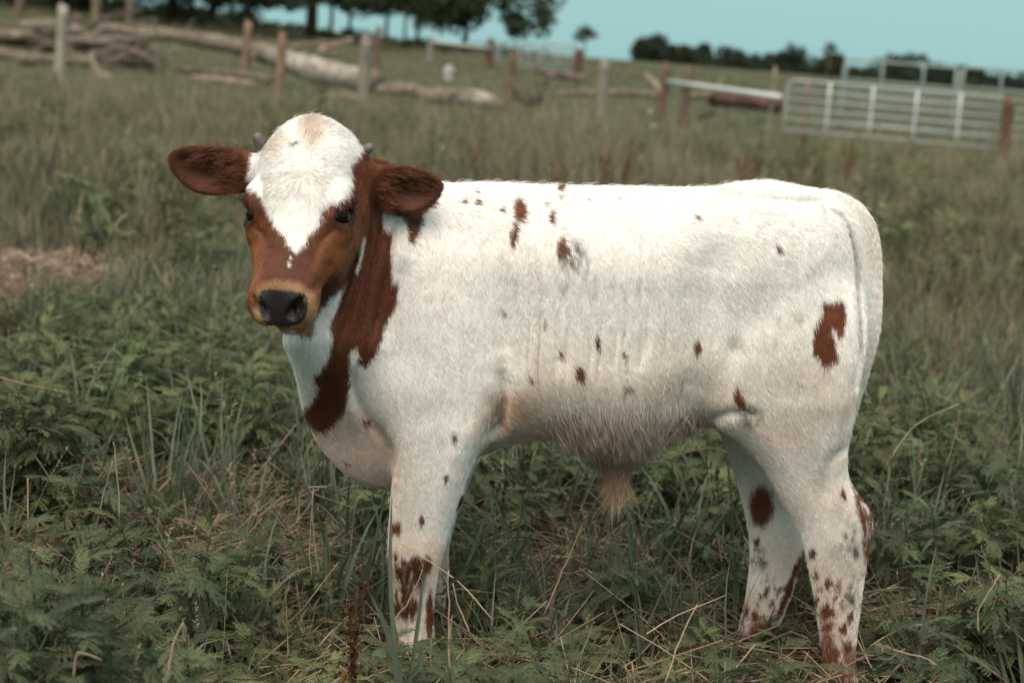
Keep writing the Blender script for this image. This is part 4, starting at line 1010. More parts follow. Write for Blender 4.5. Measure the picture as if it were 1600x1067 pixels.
def fur_len(px, py, R, N):
    L = np.full(len(px), 0.0135)
    hd = sm(600, 560, px) * sm(560, 500, py)
    L = L + (0.0105 - L) * hd
    L = L + (0.0055 - L) * hd * sm(350, 400, py)
    L = L + (0.016 - L) * oval(px, py, 475, 280, 75, 95, 0, 0.4)
    L = L + (0.021 - L) * oval(px, py, 487, 200, 25, 22, 0, 0.5)
    L = L + (0.013 - L) * sm(640, 590, px) * sm(480, 540, py)
    L = L + (0.010 - L) * sm(680, 760, py) * (np.abs(px - 960) > 70)
    L = L + (0.009 - L) * ((px < 392) | ((px > 590) & (px < 700) & (R[:, 1] < 3.62))) * (py < 345)
    L = L + 0.022 * sm(600, 690, py) * sm(880, 960, px) * sm(1080, 1020, px)
    L = L + 0.010 * oval(px, py, 967, 745, 24, 22, 0, 0.5)
    L = L + 0.006 * sm(300, 285, py) * sm(690, 740, px) * sm(1000, 900, px)
    return L
def w_main(P, N):
    px, py = project(P)
    near = np.where(N @ -FWD > -0.25, 1.0, 0.30)
    hd = sm(620, 570, px) * sm(560, 500, py)
    return near * (1 + 1.0 * hd) * (P[:, 2] > 0.03)
def w_belly(P, N):
    px, py = project(P)
    return sm(590, 660, py) * sm(840, 980, px) * sm(1110, 1020, px) * (py < 770) + 2.5 * oval(px, py, 967, 742, 24, 20, 0, 0.4)
def w_guard(P, N):
    px, py = project(P)
    return np.where(N @ -FWD > -0.35, 1.0, 0.0) * (px > 600) * (P[:, 2] > 0.2) + 1.2 * oval(px, py, 480, 230, 70, 60, 0, 0.4)
def w_ear(P, N):
    px, py = project(P)
    return (oval(px, py, 362, 280, 18, 22, 0, 0.5) + oval(px, py, 340, 245, 35, 16, 0, 0.5) + oval(px, py, 604, 305, 16, 20, 0, 0.5) + oval(px, py, 640, 275, 35, 14, 0, 0.5)) * (P[:, 1] < 3.60) * (N @ -FWD > 0)
N_FUR = 520000
sets = [grow_fur(N_FUR, 1, w_main, fur_len, 0.00036),
        grow_fur(9000, 2, w_belly, lambda px, py, R, N: 0.013 + 0.026 * sm(615, 705, py) + 0.030 * oval(px, py, 967, 745, 28, 26, 0, 0.5), 0.00034, 0.25, 4, 0.6, 1.1),
        grow_fur(8000, 3, w_guard, lambda px, py, R, N: fur_len(px, py, R, N) * 1.35, 0.00028, 0.45, 4, 0.5)]
e_ = grow_fur(1500, 4, w_ear, lambda px, py, R, N: np.full(len(px), 0.022), 0.00030, 1.0, 4, 0.9)
tuft_rng = np.random.default_rng(12)
def sheath_tuft():
    n, npt = 620, 8; c0 = at_y(965, 727, YB - 0.005); P = np.zeros((n, npt, 3))
    r0 = tuft_rng.normal(0, 1, (n, 3)) * np.array([0.012, 0.011, 0.009]); L = tuft_rng.uniform(0.030, 0.105, n) * (1.15 - 0.55 * np.clip(np.abs(r0[:, 0]) / 0.020, 0, 1)); ph = tuft_rng.uniform(0, 6.28, n); cl = tuft_rng.integers(0, 9, n)
    off = tuft_rng.normal(0, 0.015, (9, 2))
    for k in range(npt):
        t = k / (npt - 1)
        P[:, k] = c0 + r0 * (1 - 0.55 * t) + np.stack([off[cl, 0] * t ** 1.3 + 0.0035 * t * np.sin(6 * t + ph), off[cl, 1] * t ** 1.3, -L * t], 1)
    C = np.array([0.58, 0.40, 0.27]) * tuft_rng.uniform(0.5, 1.6, (n, 1))
    return P, C, np.full(n, 0.00070)
sets.append((e_[0], np.clip(e_[1] * 1.0 + np.array([0.05, 0.022, 0.010]), 0, 1), e_[2]))
fur_object('fur', sets, fur_mat)
fur_object('hair_tuft', [sheath_tuft()], fur_mat)

# ------------------------------------------------------------------ eyes, lashes, horn buds
eye_mat, nt, b = new_mat('calf_eye')
b.inputs['Base Color'].default_value = (0.012, 0.008, 0.006, 1); b.inputs['Roughness'].default_value = 0.03; b.inputs['Specular IOR Level'].default_value = 0.22
lash_mat, nt, b = new_mat('eyelash'); b.inputs['Base Color'].default_value = (0.02, 0.014, 0.010, 1); b.inputs['Roughness'].default_value = 0.5
horn_mat = mat_attr('horn', rough=0.5, spec=0.4, noise=0.25, nscale=60, bump=0.3, bscale=90)
def ball(c, r, m=24, k=16, ax=(1, 1, 1)):
    th = np.linspace(0, np.pi, k); ph = np.linspace(0, 2 * np.pi, m, endpoint=False)
    V = np.stack([np.outer(np.sin(th), np.cos(ph)), np.outer(np.sin(th), np.sin(ph)), np.outer(np.cos(th), np.ones(m))], -1).reshape(-1, 3) * r * np.asarray(ax) + np.asarray(c)
    i = np.arange(k - 1)[:, None] * m; j = np.arange(m)[None]; j2 = (j + 1) % m
    return V, np.stack([i + j, i + m + j, i + m + j2, i + j2], -1).reshape(-1, 4)
_rg = np.random.default_rng(8)
for sg, c in EYES:
    out, e1, e2 = eye_axes(sg)
    V, F = ball(c - out * 0.0035, 0.0190)
    eo = calf_part('eye', mesh_np('eye', V, F, True, [eye_mat]))
    m = MB()
    for t in np.linspace(-0.95, 0.95, 26):                      # upper lashes
        r0 = c + out * 0.012 + e1 * (0.018 * t) + e2 * (0.0145 * math.sqrt(1 - t * t) + 0.001)
        d = out * 1.0 + e2 * _rg.uniform(0.25, 0.6) + e1 * (0.5 * t) - UPV * 0.12
        L = _rg.uniform(0.020, 0.030)
        pts = [r0 + d * L * s - UPV * 0.006 * s * s + e2 * 0.002 * s for s in (0, 0.35, 0.7, 1.0)]
        m.tube(pts, [0.0008, 0.0007, 0.0005, 0.0002], 4)
    lo_ = link('eyelash', m.mesh('eyelash', lash_mat, attr=False), eo)
for (x, y, tx, ty, Y) in ((408, 228, 400, 209, 3.540), (560, 242, 583, 227, 3.525)):
    p0 = at_y(x, y, Y); p1 = at_y(tx, ty, Y - 0.01)
    d = p1 - p0
    pts = [p0 + d * t for t in (0, 0.35, 0.65, 0.85, 0.96, 1.0)]
    m = MB(); m.tube(pts, [0.0115, 0.0110, 0.0097, 0.0080, 0.0052, 0.0015], 14, (0.15, 0.13, 0.115))
    calf_part('horn', m.mesh('horn', horn_mat))
# ================================================================== vegetation
PR = np.random.default_rng(77)
leaf_mat = mat_attr('weed_leaf', rough=0.62, spec=0.22, noise=0.18, nscale=45, trans=0.26, hue_rand=0.22)
blade_mat = mat_attr('grass_blade', rough=0.58, spec=0.22, noise=0.12, nscale=30, trans=0.28, hue_rand=0.22)
straw_mat = mat_attr('dry_straw', rough=0.8, spec=0.15, noise=0.2, nscale=40, trans=0.12, hue_rand=0.16)
G_WEED = np.array([0.078, 0.094, 0.047]); G_GRASS = np.array([0.112, 0.130, 0.072]); G_BLUE = np.array([0.128, 0.155, 0.105]); STRAW = np.array([0.40, 0.30, 0.20]); STRAW2 = np.array([0.25, 0.178, 0.115]); OLIVE = np.array([0.27, 0.245, 0.145])

def ragweed_leaf(L, rng, droop=0.35):
    """a twice-cut feathery leaf lying along +x, tip drooping"""
    m = MB()
    n = 6
    def bend(P):
        P = np.asarray(P, float).copy()
        t = P[:, 0] / L
        P[:, 2] += -droop * L * t * t + 0.10 * L * t - 0.35 * np.abs(P[:, 1]) ** 1.5 / math.sqrt(L)
        return P
    c0 = G_WEED * rng.uniform(0.85, 1.2)
    # midrib
    w = 0.016 * L
    xs = np.linspace(0, L, 8)
    V = np.stack([np.repeat(xs, 2), np.tile([-1, 1], 8) * np.repeat(w * (1.2 - 0.9 * xs / L), 2), np.zeros(16)], 1)
    F = [(2 * i, 2 * i + 2, 2 * i + 3, 2 * i + 1) for i in range(7)]
    m.add(bend(V), F, c0 * 1.25)
    for i in range(n):
        t = 0.20 + 0.76 * i / (n - 1)
        ll = L * 0.46 * math.sin(math.pi * (0.22 + 0.66 * (1 - t))) * rng.uniform(0.85, 1.12)
        for sd in (-1, 1):
            a = math.radians(rng.uniform(38, 55) - 14 * t) * sd
            ux, uy = math.cos(a), math.sin(a); vx, vy = -uy, ux
            b0 = np.array([L * t, 0, 0.0])
            ww = ll * 0.070
            # lobe blade
            pts = [(0, -0.8 * ww), (0, 0.8 * ww), (0.45 * ll, -1.1 * ww), (0.45 * ll, 1.1 * ww), (0.8 * ll, -0.7 * ww), (0.8 * ll, 0.7 * ww), (ll, 0)]
            lift = rng.normal(0, 0.05)
            V = [b0 + np.array([p * ux + q * vx, p * uy + q * vy, lift * p]) for p, q in pts]
            cc = c0 * rng.uniform(0.85, 1.2)
            m.add(bend(V), [(0, 2, 3, 1), (2, 4, 5, 3)], cc); V2 = [V[4], V[6], V[5]]; m.add(bend(V2), [(0, 1, 2)], cc)
            # side teeth
            for q0, ln in ((0.34, 0.26), (0.64, 0.24)):
                for s2 in (-1, 1):
                    a2 = a + s2 * math.radians(42)
                    e = np.array([math.cos(a2), math.sin(a2), lift])
                    o = b0 + np.array([q0 * ll * ux, q0 * ll * uy, lift * q0 * ll])
                    pn = np.array([-e[1], e[0], 0]) * ww * 0.72
                    tip = o + e * ln * ll
                    mid = o + e * ln * ll * 0.5
                    m.add(bend([o - pn, mid - pn * 0.8, tip, mid + pn * 0.8, o + pn]), [(0, 1, 3, 4)], cc); m.add(bend([mid - pn * 0.8, tip, mid + pn * 0.8]), [(0, 1, 2)], cc * 1.05)
    return m
RAG_LEAVES = [ragweed_leaf(0.092, np.random.default_rng(100 + i), d).mesh('ragweed_leaf', leaf_mat, smooth=False) for i, d in enumerate((0.15, 0.45, 0.8))]
def ragweed_layout(H, rng, spread=1.0):
    """stem path and (position, azimuth, pitch, scale, variant) of every leaf"""
    lean = rng.normal(0, 0.10, 2)
    node = lambda t: np.array([lean[0] * H * t * t, lean[1] * H * t * t, H * t])
    leaves = []; az = rng.uniform(0, 6.28)
    nn = int(7 + H * 20)
    for i in range(nn):
        t = 0.22 + 0.78 * i / (nn - 1)
        for k in (0, 1):
            leaves.append((node(t), az + k * math.pi + rng.normal(0, 0.25), math.radians(-4 + 50 * t ** 2) + rng.normal(0, 0.16), spread * (1.18 - 0.70 * t) * rng.uniform(0.8, 1.15), int(rng.integers(0, 3))))
        az += math.pi / 2 + rng.normal(0, 0.2)
    branches = []
    for i in range(int(3 + H * 12)):
        t = rng.uniform(0.25, 0.7); a = rng.uniform(0, 6.28); Lb = H * rng.uniform(0.25, 0.45)
        p0 = node(t); d = np.array([math.cos(a) * 0.75, math.sin(a) * 0.75, 0.66])
        p1 = p0 + d * Lb; branches.append((p0, p0 + d * Lb * 0.5 - np.array([0, 0, 0.01]), p1))
        for j in range(5):
            q = p0 + d * Lb * (0.35 + 0.65 * j / 4)
            leaves.append((q, a + rng.normal(0, 1.1), math.radians(20) + rng.normal(0, 0.25), spread * rng.uniform(0.45, 0.8), int(rng.integers(0, 3))))
    stem = [node(t) for t in np.linspace(0, 1, 6)]
    return stem, branches, leaves
def leaf_matrix(p, az, pitch, s):
    return Matrix.Translation(Vector(p)) @ Matrix.Rotation(az, 4, 'Z') @ Matrix.Rotation(-pitch, 4, 'Y') @ Matrix.Scale(s, 4)
def me_arrays(me):
    n = len(me.vertices); V = np.empty(n * 3, np.float32); me.vertices.foreach_get('co', V)
    C = np.empty(n * 4, np.float32); me.attributes['tint'].data.foreach_get('color', C)
    f3 = np.array([p.vertices[:] for p in me.polygons if p.loop_total == 3]); f4 = np.array([p.vertices[:] for p in me.polygons if p.loop_total == 4])
    return V.reshape(-1, 3), C.reshape(-1, 4)[:, :3], f3, f4
RAG_ARR = [me_arrays(m) for m in RAG_LEAVES]
def ragweed_template(name, H, seed, spread=1.0):
    rng = np.random.default_rng(seed); st, br, lv = ragweed_layout(H, rng, spread)
    m = MB(); m.tube(st, np.linspace(0.0028, 0.0012, len(st)), 4, G_WEED * 1.1)
    for b_ in br: m.tube(b_, [0.0016, 0.0013, 0.0008], 3, G_WEED * 1.1, cap=False)
    for p, az, pt, s, v in lv:
        V, C, f3, f4 = RAG_ARR[v]
        M = np.array(leaf_matrix(p, az, pt, s)); W = V @ M[:3, :3].T + M[:3, 3]
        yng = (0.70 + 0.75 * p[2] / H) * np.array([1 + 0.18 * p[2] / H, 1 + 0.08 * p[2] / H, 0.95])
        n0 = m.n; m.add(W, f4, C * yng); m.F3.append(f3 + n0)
    return m.mesh(name, leaf_mat, smooth=False)
def blade(m, base, az, L, w, bend_, c, rng, tipc=None, seg=5, fold=0.25, lean=None):
    """one grass blade: a tapering, slightly keeled strip that arches over"""
    t = np.linspace(0, 1, seg + 1)
    th0 = rng.uniform(0.05, 0.30) if lean is None else lean
    ang = th0 + bend_ * t ** 1.6
    ds = L / seg
    r = np.concatenate([[0], np.cumsum(np.sin(ang[:-1]) * ds)]); z = np.concatenate([[0], np.cumsum(np.cos(ang[:-1]) * ds)])
    ca, sa = math.cos(az), math.sin(az)
    tw = rng.normal(0, 0.5) * t
    wid = w * np.minimum(1, 0.55 + 1.5 * t) * (1 - t ** 2.2) + 0.0003
    ctr = np.stack([base[0] + r * ca, base[1] + r * sa, base[2] + z], 1)
    sx = -sa * np.cos(tw); sy = ca * np.cos(tw); sz = np.sin(tw)
    S = np.stack([sx, sy, sz], 1) * wid[:, None]
    up = np.stack([-np.cos(ang) * ca, -np.cos(ang) * sa, np.sin(ang)], 1) * (wid * fold)[:, None]
    V = np.stack([ctr - S + up, ctr, ctr + S + up], 1).reshape(-1, 3)
    F = [(3 * i + a, 3 * i + 3 + a, 3 * i + 4 + a, 3 * i + 1 + a) for i in range(seg) for a in (0, 1)]
    C = np.repeat(c[None] * (0.75 + 0.35 * t)[:, None] if tipc is None else c[None] * (1 - t)[:, None] + np.asarray(tipc)[None] * t[:, None], 3, 0)
    m.add(V, F, C)
def seed_stalk(m, base, az, L, c, rng, head=True, lean=0.15, r=0.0011):
    t = np.linspace(0, 1, 6); bend_ = rng.uniform(0.1, 0.7); ang = lean + bend_ * t ** 2; ds = L / 5
    rr = np.concatenate([[0], np.cumsum(np.sin(ang[:-1]) * ds)]); z = np.concatenate([[0], np.cumsum(np.cos(ang[:-1]) * ds)])
    P = np.stack([base[0] + rr * math.cos(az), base[1] + rr * math.sin(az), base[2] + z], 1)
    m.tube(P, np.linspace(r, r * 0.6, 6), 3, c, cap=False)
    if head:
        for k in range(9):
            p = P[4] + (P[5] - P[4]) * (k / 8.0)
            d = rng.normal(0, 1, 3); d /= np.linalg.norm(d); d[2] = abs(d[2])
            l = 0.012 * rng.uniform(0.6, 1.4)
            s_ = np.cross(d, [0.3, 0.2, 1]); s_ *= 0.0018 / (np.linalg.norm(s_) + 1e-6)
            m.add([p - s_, p + s_, p + d * l], [(0, 1, 2)], c * 1.1)
def tuft(name, seed, n, L, w, spread, cols, dead=0.12, stalks=0, seg=5):
    rng = np.random.default_rng(seed); m = MB()
    for i in range(n):
        a = rng.uniform(0, 6.28); r = spread * math.sqrt(rng.random())
        c = cols[int(rng.integers(0, len(cols)))] * rng.uniform(0.75, 1.3)
        if rng.random() < dead: c = STRAW * rng.uniform(0.6, 1.1)
        blade(m, (r * math.cos(a), r * math.sin(a), -0.01), a + rng.normal(0, 0.9), L * rng.uniform(0.55, 1.15), w * rng.uniform(0.6, 1.25), rng.uniform(0.3, 1.9), c, rng, seg=seg)
    for i in range(stalks):
        a = rng.uniform(0, 6.28); r = spread * rng.random()
        seed_stalk(m, (r * math.cos(a), r * math.sin(a), -0.01), a, L * rng.uniform(1.1, 1.7), (np.array([0.44, 0.36, 0.24]) if rng.random() < 0.6 else OLIVE) * rng.uniform(0.7, 1.15), rng)
    return m.mesh(name, blade_mat, smooth=True)
def litter(name, seed, n):
    """dead stems and flattened straw on the ground"""
    rng = np.random.default_rng(seed); m = MB()
    for i in range(n):
        p = np.array([rng.uniform(-0.16, 0.16), rng.uniform(-0.16, 0.16), rng.uniform(0.002, 0.035)]); a = rng.uniform(0, 6.28)
        L = rng.uniform(0.05, 0.24); tilt = rng.normal(0.05, 0.22)
        d = np.array([math.cos(a) * math.cos(tilt), math.sin(a) * math.cos(tilt), math.sin(tilt)])
        mid = p + d * L * 0.5 + rng.normal(0, 0.008, 3)
        c = (STRAW if rng.random() < 0.45 else STRAW2) * rng.uniform(0.55, 1.1)
        m.tube([p, mid, p + d * L], [rng.uniform(0.0008, 0.002)] * 3, 3, c, cap=False)
    return m.mesh(name, straw_mat)
def low_leaves(name, seed, n, c0):
    """low broad leaves: plantain and clover between the weeds"""
    rng = np.random.default_rng(seed); m = MB()
    for i in range(n):
        a = rng.uniform(0, 6.28); r = 0.10 * math.sqrt(rng.random()); L = rng.uniform(0.035, 0.085); w = L * rng.uniform(0.22, 0.36)
        el = rng.uniform(0.15, 1.0); c = c0 * rng.uniform(0.75, 1.3)
        o = np.array([r * math.cos(a), r * math.sin(a), rng.uniform(0.01, 0.07)]); a2 = a + rng.normal(0, 0.8)
        d = np.array([math.cos(a2) * math.cos(el), math.sin(a2) * math.cos(el), math.sin(el)]); s_ = np.array([-math.sin(a2), math.cos(a2), 0])
        u = np.cross(s_, d)
        V = [];
        for t, wf in ((0, 0.10), (0.25, 0.8), (0.5, 1.0), (0.78, 0.7), (1, 0.03)):
            q = o + d * L * t - np.array([0, 0, 0.35 * L * t * t])
            V += [q - s_ * w * wf + u * w * wf * 0.25, q, q + s_ * w * wf + u * w * wf * 0.25]
        m.add(V, [(3 * i_ + a_, 3 * i_ + 3 + a_, 3 * i_ + 4 + a_, 3 * i_ + 1 + a_) for i_ in range(4) for a_ in (0, 1)], c)
        m.tube([np.array([o[0] * 0.3, o[1] * 0.3, 0]), o], 0.0011, 3, c * 0.9, cap=False)
    return m.mesh(name, leaf_mat)

def template_collection(name, meshes):
    c = bpy.data.collections.new(name)
    for i, me in enumerate(meshes):
        o = bpy.data.objects.new('%s_%02d' % (name, i), me); c.objects.link(o)
    return c
def scatter(name, pts, yaw, scl, coll, n_templates, tilt, label, cat, seed=0):
    """one mass of ground cover: templates set out on points by geometry nodes"""
    rng = np.random.default_rng(seed); n = len(pts)
    me = bpy.data.meshes.new(name); me.vertices.add(n); me.vertices.foreach_set('co', np.asarray(pts, np.float32).ravel())
    rot = np.stack([rng.normal(0, tilt, n), rng.normal(0, tilt, n), yaw], 1)
    a = me.attributes.new('rot', 'FLOAT_VECTOR', 'POINT'); a.data.foreach_set('vector', rot.astype(np.float32).ravel())
    a = me.attributes.new('scl', 'FLOAT', 'POINT'); a.data.foreach_set('value', np.asarray(scl, np.float32))
    a = me.attributes.new('idx', 'INT', 'POINT'); a.data.foreach_set('value', rng.integers(0, n_templates, n).astype(np.int32))
    o = link(name, me); tag(o, label, cat, kind='stuff')
    ng = bpy.data.node_groups.new(name, 'GeometryNodeTree')
    ng.interface.new_socket('Geometry', in_out='INPUT', socket_type='NodeSocketGeometry'); ng.interface.new_socket('Geometry', in_out='OUTPUT', socket_type='NodeSocketGeometry')
    N = ng.nodes; gi = N.new('NodeGroupInput'); go = N.new('NodeGroupOutput')
    ci = N.new('GeometryNodeCollectionInfo'); ci.inputs['Collection'].default_value = coll; ci.inputs['Separate Children'].default_value = True; ci.inputs['Reset Children'].default_value = True
    ip_ = N.new('GeometryNodeInstanceOnPoints'); ip_.inputs['Pick Instance'].default_value = True
    def named(nm, ty):
        q = N.new('GeometryNodeInputNamedAttribute'); q.data_type = ty; q.inputs['Name'].default_value = nm
        return q.outputs['Attribute']
    e2r = N.new('FunctionNodeEulerToRotation')
    L = ng.links
    L.new(gi.outputs[0], ip_.inputs['Points']); L.new(ci.outputs[0], ip_.inputs['Instance'])
    L.new(named('idx', 'INT'), ip_.inputs['Instance Index']); L.new(named('rot', 'FLOAT_VECTOR'), e2r.inputs[0]); L.new(e2r.outputs[0], ip_.inputs['Rotation'])
    L.new(named('scl', 'FLOAT'), ip_.inputs['Scale']); L.new(ip_.outputs[0], go.inputs[0])
    md = o.modifiers.new('scatter', 'NODES'); md.node_group = ng
    return o
def field_points(n, y0, y1, seed, half=(0.34, 0.60), power=1.0):
    """even random points over the wedge of ground in view, with a margin either side"""
    rng = np.random.default_rng(seed)
    u = rng.random(n)
    # area density proportional to width
    a, b_ = half; f = lambda y: a * y * y / 2 + b_ * y
    yy = np.linspace(y0, y1, 400); cdf = (f(yy) - f(y0)) / (f(y1) - f(y0)); Y = np.interp(u, cdf, yy)
    X = rng.uniform(-1, 1, n) * (a * Y + b_)
    return np.stack([X, Y], 1), rng
# bare or worn spots, in ground metres: (x, y, radius)
BARE_SPOTS = [(*on_ground(300, 900)[:2], 0.26), (*on_ground(1000, 950)[:2], 0.24), (*on_ground(860, 890)[:2], 0.22), (*on_ground(1420, 1000)[:2], 0.20)]
CHIPS = (-2.22, 8.75)
def openness(P):
    o = np.zeros(len(P))
    for x, y, r in BARE_SPOTS: o = np.maximum(o, np.exp(-((P[:, 0] - x) ** 2 + (P[:, 1] - y) ** 2) / r ** 2))
    return o
def chips_mask(P): return (((P[:, 0] - CHIPS[0]) / 0.52) ** 2 + ((P[:, 1] - CHIPS[1] + 0.75) / 1.25) ** 2) < np.random.default_rng(3).uniform(0.45, 1.1, len(P))
def with_z(P): return np.concatenate([P, terrain(P[:, 0], P[:, 1])[:, None]], 1)
def feet_gap(P):
    g = np.zeros(len(P), bool)
    for x, y, d in ((655, 1075, -0.125), (670, 1070, 0.10), (1312, 1125, -0.115), (1165, 1090, 0.115)):
        q = at_y(x, y, YB + d); g |= (P[:, 0] - q[0]) ** 2 + (P[:, 1] - q[1]) ** 2 < 0.05 ** 2
    return g
def sight_gap(P, H):
    """nothing tall right in front of the calf's legs and brisket: the grass there has been trampled and grazed short"""
    q = (P[:, 1] < 3.6) & (P[:, 1] > 1.9) & (P[:, 0] > -0.40) & (P[:, 0] < 0.95)
    return q & (H > 0.17)
def herb(name, seed, H, c0):
    """an upright herb with narrow leaves up the stem"""
    rng = np.random.default_rng(seed); m = MB()
    for k in range(4):
        a0 = rng.uniform(0, 6.28); ln = rng.uniform(0.05, 0.35); h = H * rng.uniform(0.6, 1.1)
        top = np.array([math.cos(a0) * ln * h, math.sin(a0) * ln * h, h]); m.tube([np.zeros(3), top * 0.5 + np.array([0, 0, 0.05 * h]), top], [0.002, 0.0016, 0.0009], 4, c0 * 0.9, cap=False)
        for i in range(15):
            t = 0.15 + 0.85 * i / 14; p = top * t + np.array([0, 0, 0.2 * h * t * (1 - t)])
            blade(m, p, rng.uniform(0, 6.28), rng.uniform(0.035, 0.07) * (1.2 - 0.5 * t), 0.0055, rng.uniform(0.3, 1.0), c0 * rng.uniform(0.75, 1.3), rng, lean=rng.uniform(0.5, 1.1), seg=3)
    return m.mesh(name, leaf_mat)
# ---- templates
T_RAG = template_collection('ragweed_form', [ragweed_template('ragweed_form', h, 200 + i, sp_) for i, (h, sp_) in enumerate(((0.22, 1.0), (0.28, 1.1), (0.34, 1.0), (0.18, 0.9), (0.26, 1.2)))] + [herb('ragweed_form', 260, 0.24, np.array([0.105, 0.112, 0.058])), herb('ragweed_form', 261, 0.18, np.array([0.09, 0.115, 0.065]))])
T_GRASS = template_collection('grass_form', [tuft('grass_form', 300 + i, n_, L_, w_, 0.05, c_, d_, s_) for i, (n_, L_, w_, c_, d_, s_) in enumerate((
    (12, 0.26, 0.0040, [G_GRASS, G_BLUE], 0.10, 0), (9, 0.34, 0.0048, [G_BLUE, G_GRASS], 0.10, 0), (14, 0.20, 0.0032, [G_GRASS, OLIVE * 0.8], 0.25, 1), (10, 0.30, 0.0036, [G_BLUE, G_GRASS], 0.15, 1), (16, 0.16, 0.0026, [G_GRASS], 0.35, 0)))])
T_LITTER = template_collection('litter_form', [litter('litter_form', 320 + i, 34) for i in range(4)])
T_LOW = template_collection('low_leaf_form', [low_leaves('low_leaf_form', 340 + i, 13, c_) for i, c_ in enumerate((G_WEED, G_GRASS, G_BLUE * 0.9))])
T_MEAD = template_collection('meadow_form', [tuft('meadow_form', 360 + i, 16, L_, 0.0045, 0.10, c_, d_, s_, 4) for i, (L_, c_, d_, s_) in enumerate((
    (0.36, [G_GRASS, OLIVE], 0.15, 2), (0.42, [OLIVE, G_GRASS], 0.26, 3), (0.30, [G_GRASS, G_BLUE], 0.08, 1), (0.38, [OLIVE, G_GRASS, STRAW * 0.6], 0.28, 2), (0.26, [G_BLUE, G_GRASS], 0.06, 0)))])
# ---- near ground cover
P, rng = field_points(2000, 2.05, 8.2, 1)
dens = 0.55 + 0.55 * value_noise(np.c_[P, 0 * P[:, :1]], 0.55, 5) - 1.2 * openness(P) - 0.55 * sm(6.2, 8.2, P[:, 1])
keep = (rng.random(len(P)) < dens) & ~feet_gap(P) & ~chips_mask(P)
P = P[keep]; s_ = rng.uniform(0.60, 1.15, len(P)) * (1 - 0.25 * sm(5, 8, P[:, 1]))
s_ = np.where(sight_gap(P, s_ * 0.26), s_ * 0.55, s_)
under = (P[:, 1] > 3.4) & (P[:, 1] < 4.0) & (P[:, 0] > -0.45) & (P[:, 0] < 0.75); s_ = np.where(under, s_ * 0.62, s_)
scatter('weeds', with_z(P), rng.uniform(0, 6.28, len(P)), s_, T_RAG, 7, 0.14, 'feathery green ragweed covering the ground around the calf', 'weeds', 2)
P, rng = field_points(6600, 2.0, 8.6, 3)
dens = 0.62 + 0.5 * value_noise(np.c_[P, 0 * P[:, :1]], 0.4, 6) - 0.5 * openness(P)
keep = (rng.random(len(P)) < dens) & ~feet_gap(P) & ~chips_mask(P); P = P[keep]
s_ = rng.uniform(0.5, 1.12, len(P)); s_ = np.where(sight_gap(P, s_ * 0.30), s_ * 0.55, s_)
scatter('grass', with_z(P), rng.uniform(0, 6.28, len(P)), s_, T_GRASS, 5, 0.22, 'long green grass blades growing among the weeds', 'grass', 4)
P, rng = field_points(2800, 2.0, 9.0, 7)
scatter('dead_grass_litter', with_z(P), rng.uniform(0, 6.28, len(P)), rng.uniform(0.7, 1.3, len(P)), T_LITTER, 4, 0.12, 'dead straw and dry stems lying on the ground', 'litter', 5)
P, rng = field_points(2200, 2.0, 8.0, 8)
keep = (rng.random(len(P)) < 0.42 - 0.5 * openness(P)) & ~feet_gap(P) & ~chips_mask(P); P = P[keep]
scatter('ground_leaves', with_z(P), rng.uniform(0, 6.28, len(P)), rng.uniform(0.6, 1.1, len(P)), T_LOW, 3, 0.15, 'low broad leaves between the grass blades', 'ground cover', 6)
# ---- meadow behind the calf
P, rng = field_points(21000, 7.6, 30.0, 9, (0.42, 0.9))
dens = 0.62 + 0.5 * value_noise(np.c_[P, 0 * P[:, :1]], 0.7, 15); keep = (rng.random(len(P)) < dens) & ~chips_mask(P); P = P[keep]
s_ = rng.uniform(0.55, 1.05, len(P)) * (0.80 + 0.45 * sm(9, 16, P[:, 1]) - 0.55 * sm(21, 29, P[:, 1])) * (1 + 0.35 * value_noise(np.c_[P, 0 * P[:, :1]], 2.2, 16))
scatter('meadow_grass', with_z(P), rng.uniform(0, 6.28, len(P)), s_, T_MEAD, 5, 0.18, 'tall olive meadow grass behind the calf', 'grass', 10)
P, rng = field_points(2300, 8.0, 27.0, 11, (0.42, 0.9))
dens = 0.40 + 0.9 * value_noise(np.c_[P, 0 * P[:, :1]], 1.6, 17); keep = (rng.random(len(P)) < dens) & ~chips_mask(P); P = P[keep]
scatter('meadow_weeds', with_z(P), rng.uniform(0, 6.28, len(P)), rng.uniform(0.8, 1.7, len(P)), T_RAG, 7, 0.15, 'darker green weeds scattered through the meadow', 'weeds', 12)
P, rng = field_points(8500, 28.0, 92.0, 13, (0.42, 1.0))
scatter('far_grass', with_z(P), rng.uniform(0, 6.28, len(P)), rng.uniform(0.5, 1.1, len(P)) * 0.85, T_MEAD, 5, 0.2, 'short grass of the grazed field beyond the fence', 'grass', 14)
# ================================================================== single plants and small things near the calf
def hero_ragweed(px, py_top, Y, label, seed, spread=1.0, group='ragweed plants standing out in the foreground'):
    t = at_y(px, py_top, Y); z0 = gz(t[0], Y); H = max(0.12, t[2] - z0 - 0.02)
    rng = np.random.default_rng(seed); st, br, lv = ragweed_layout(H, rng, spread)
    root = empty('ragweed_plant', (t[0], Y, z0), rng.uniform(0, 6.28)); tag(root, label, 'plant', group)
    m = MB(); m.tube(st, np.linspace(0.0032, 0.0014, len(st)), 5, G_WEED * 1.1)
    so = link('stem', m.mesh('stem', leaf_mat), root)
    for b_ in br:
        m = MB(); m.tube(b_, [0.0018, 0.0014, 0.0009], 4, G_WEED * 1.1); link('branch', m.mesh('branch', leaf_mat), root)
    for p, az, pt, s, v in lv:
        o = bpy.data.objects.new('leaf', RAG_LEAVES[v]); col.objects.link(o); o.parent = root; o.matrix_local = leaf_matrix(p, az, pt, s)
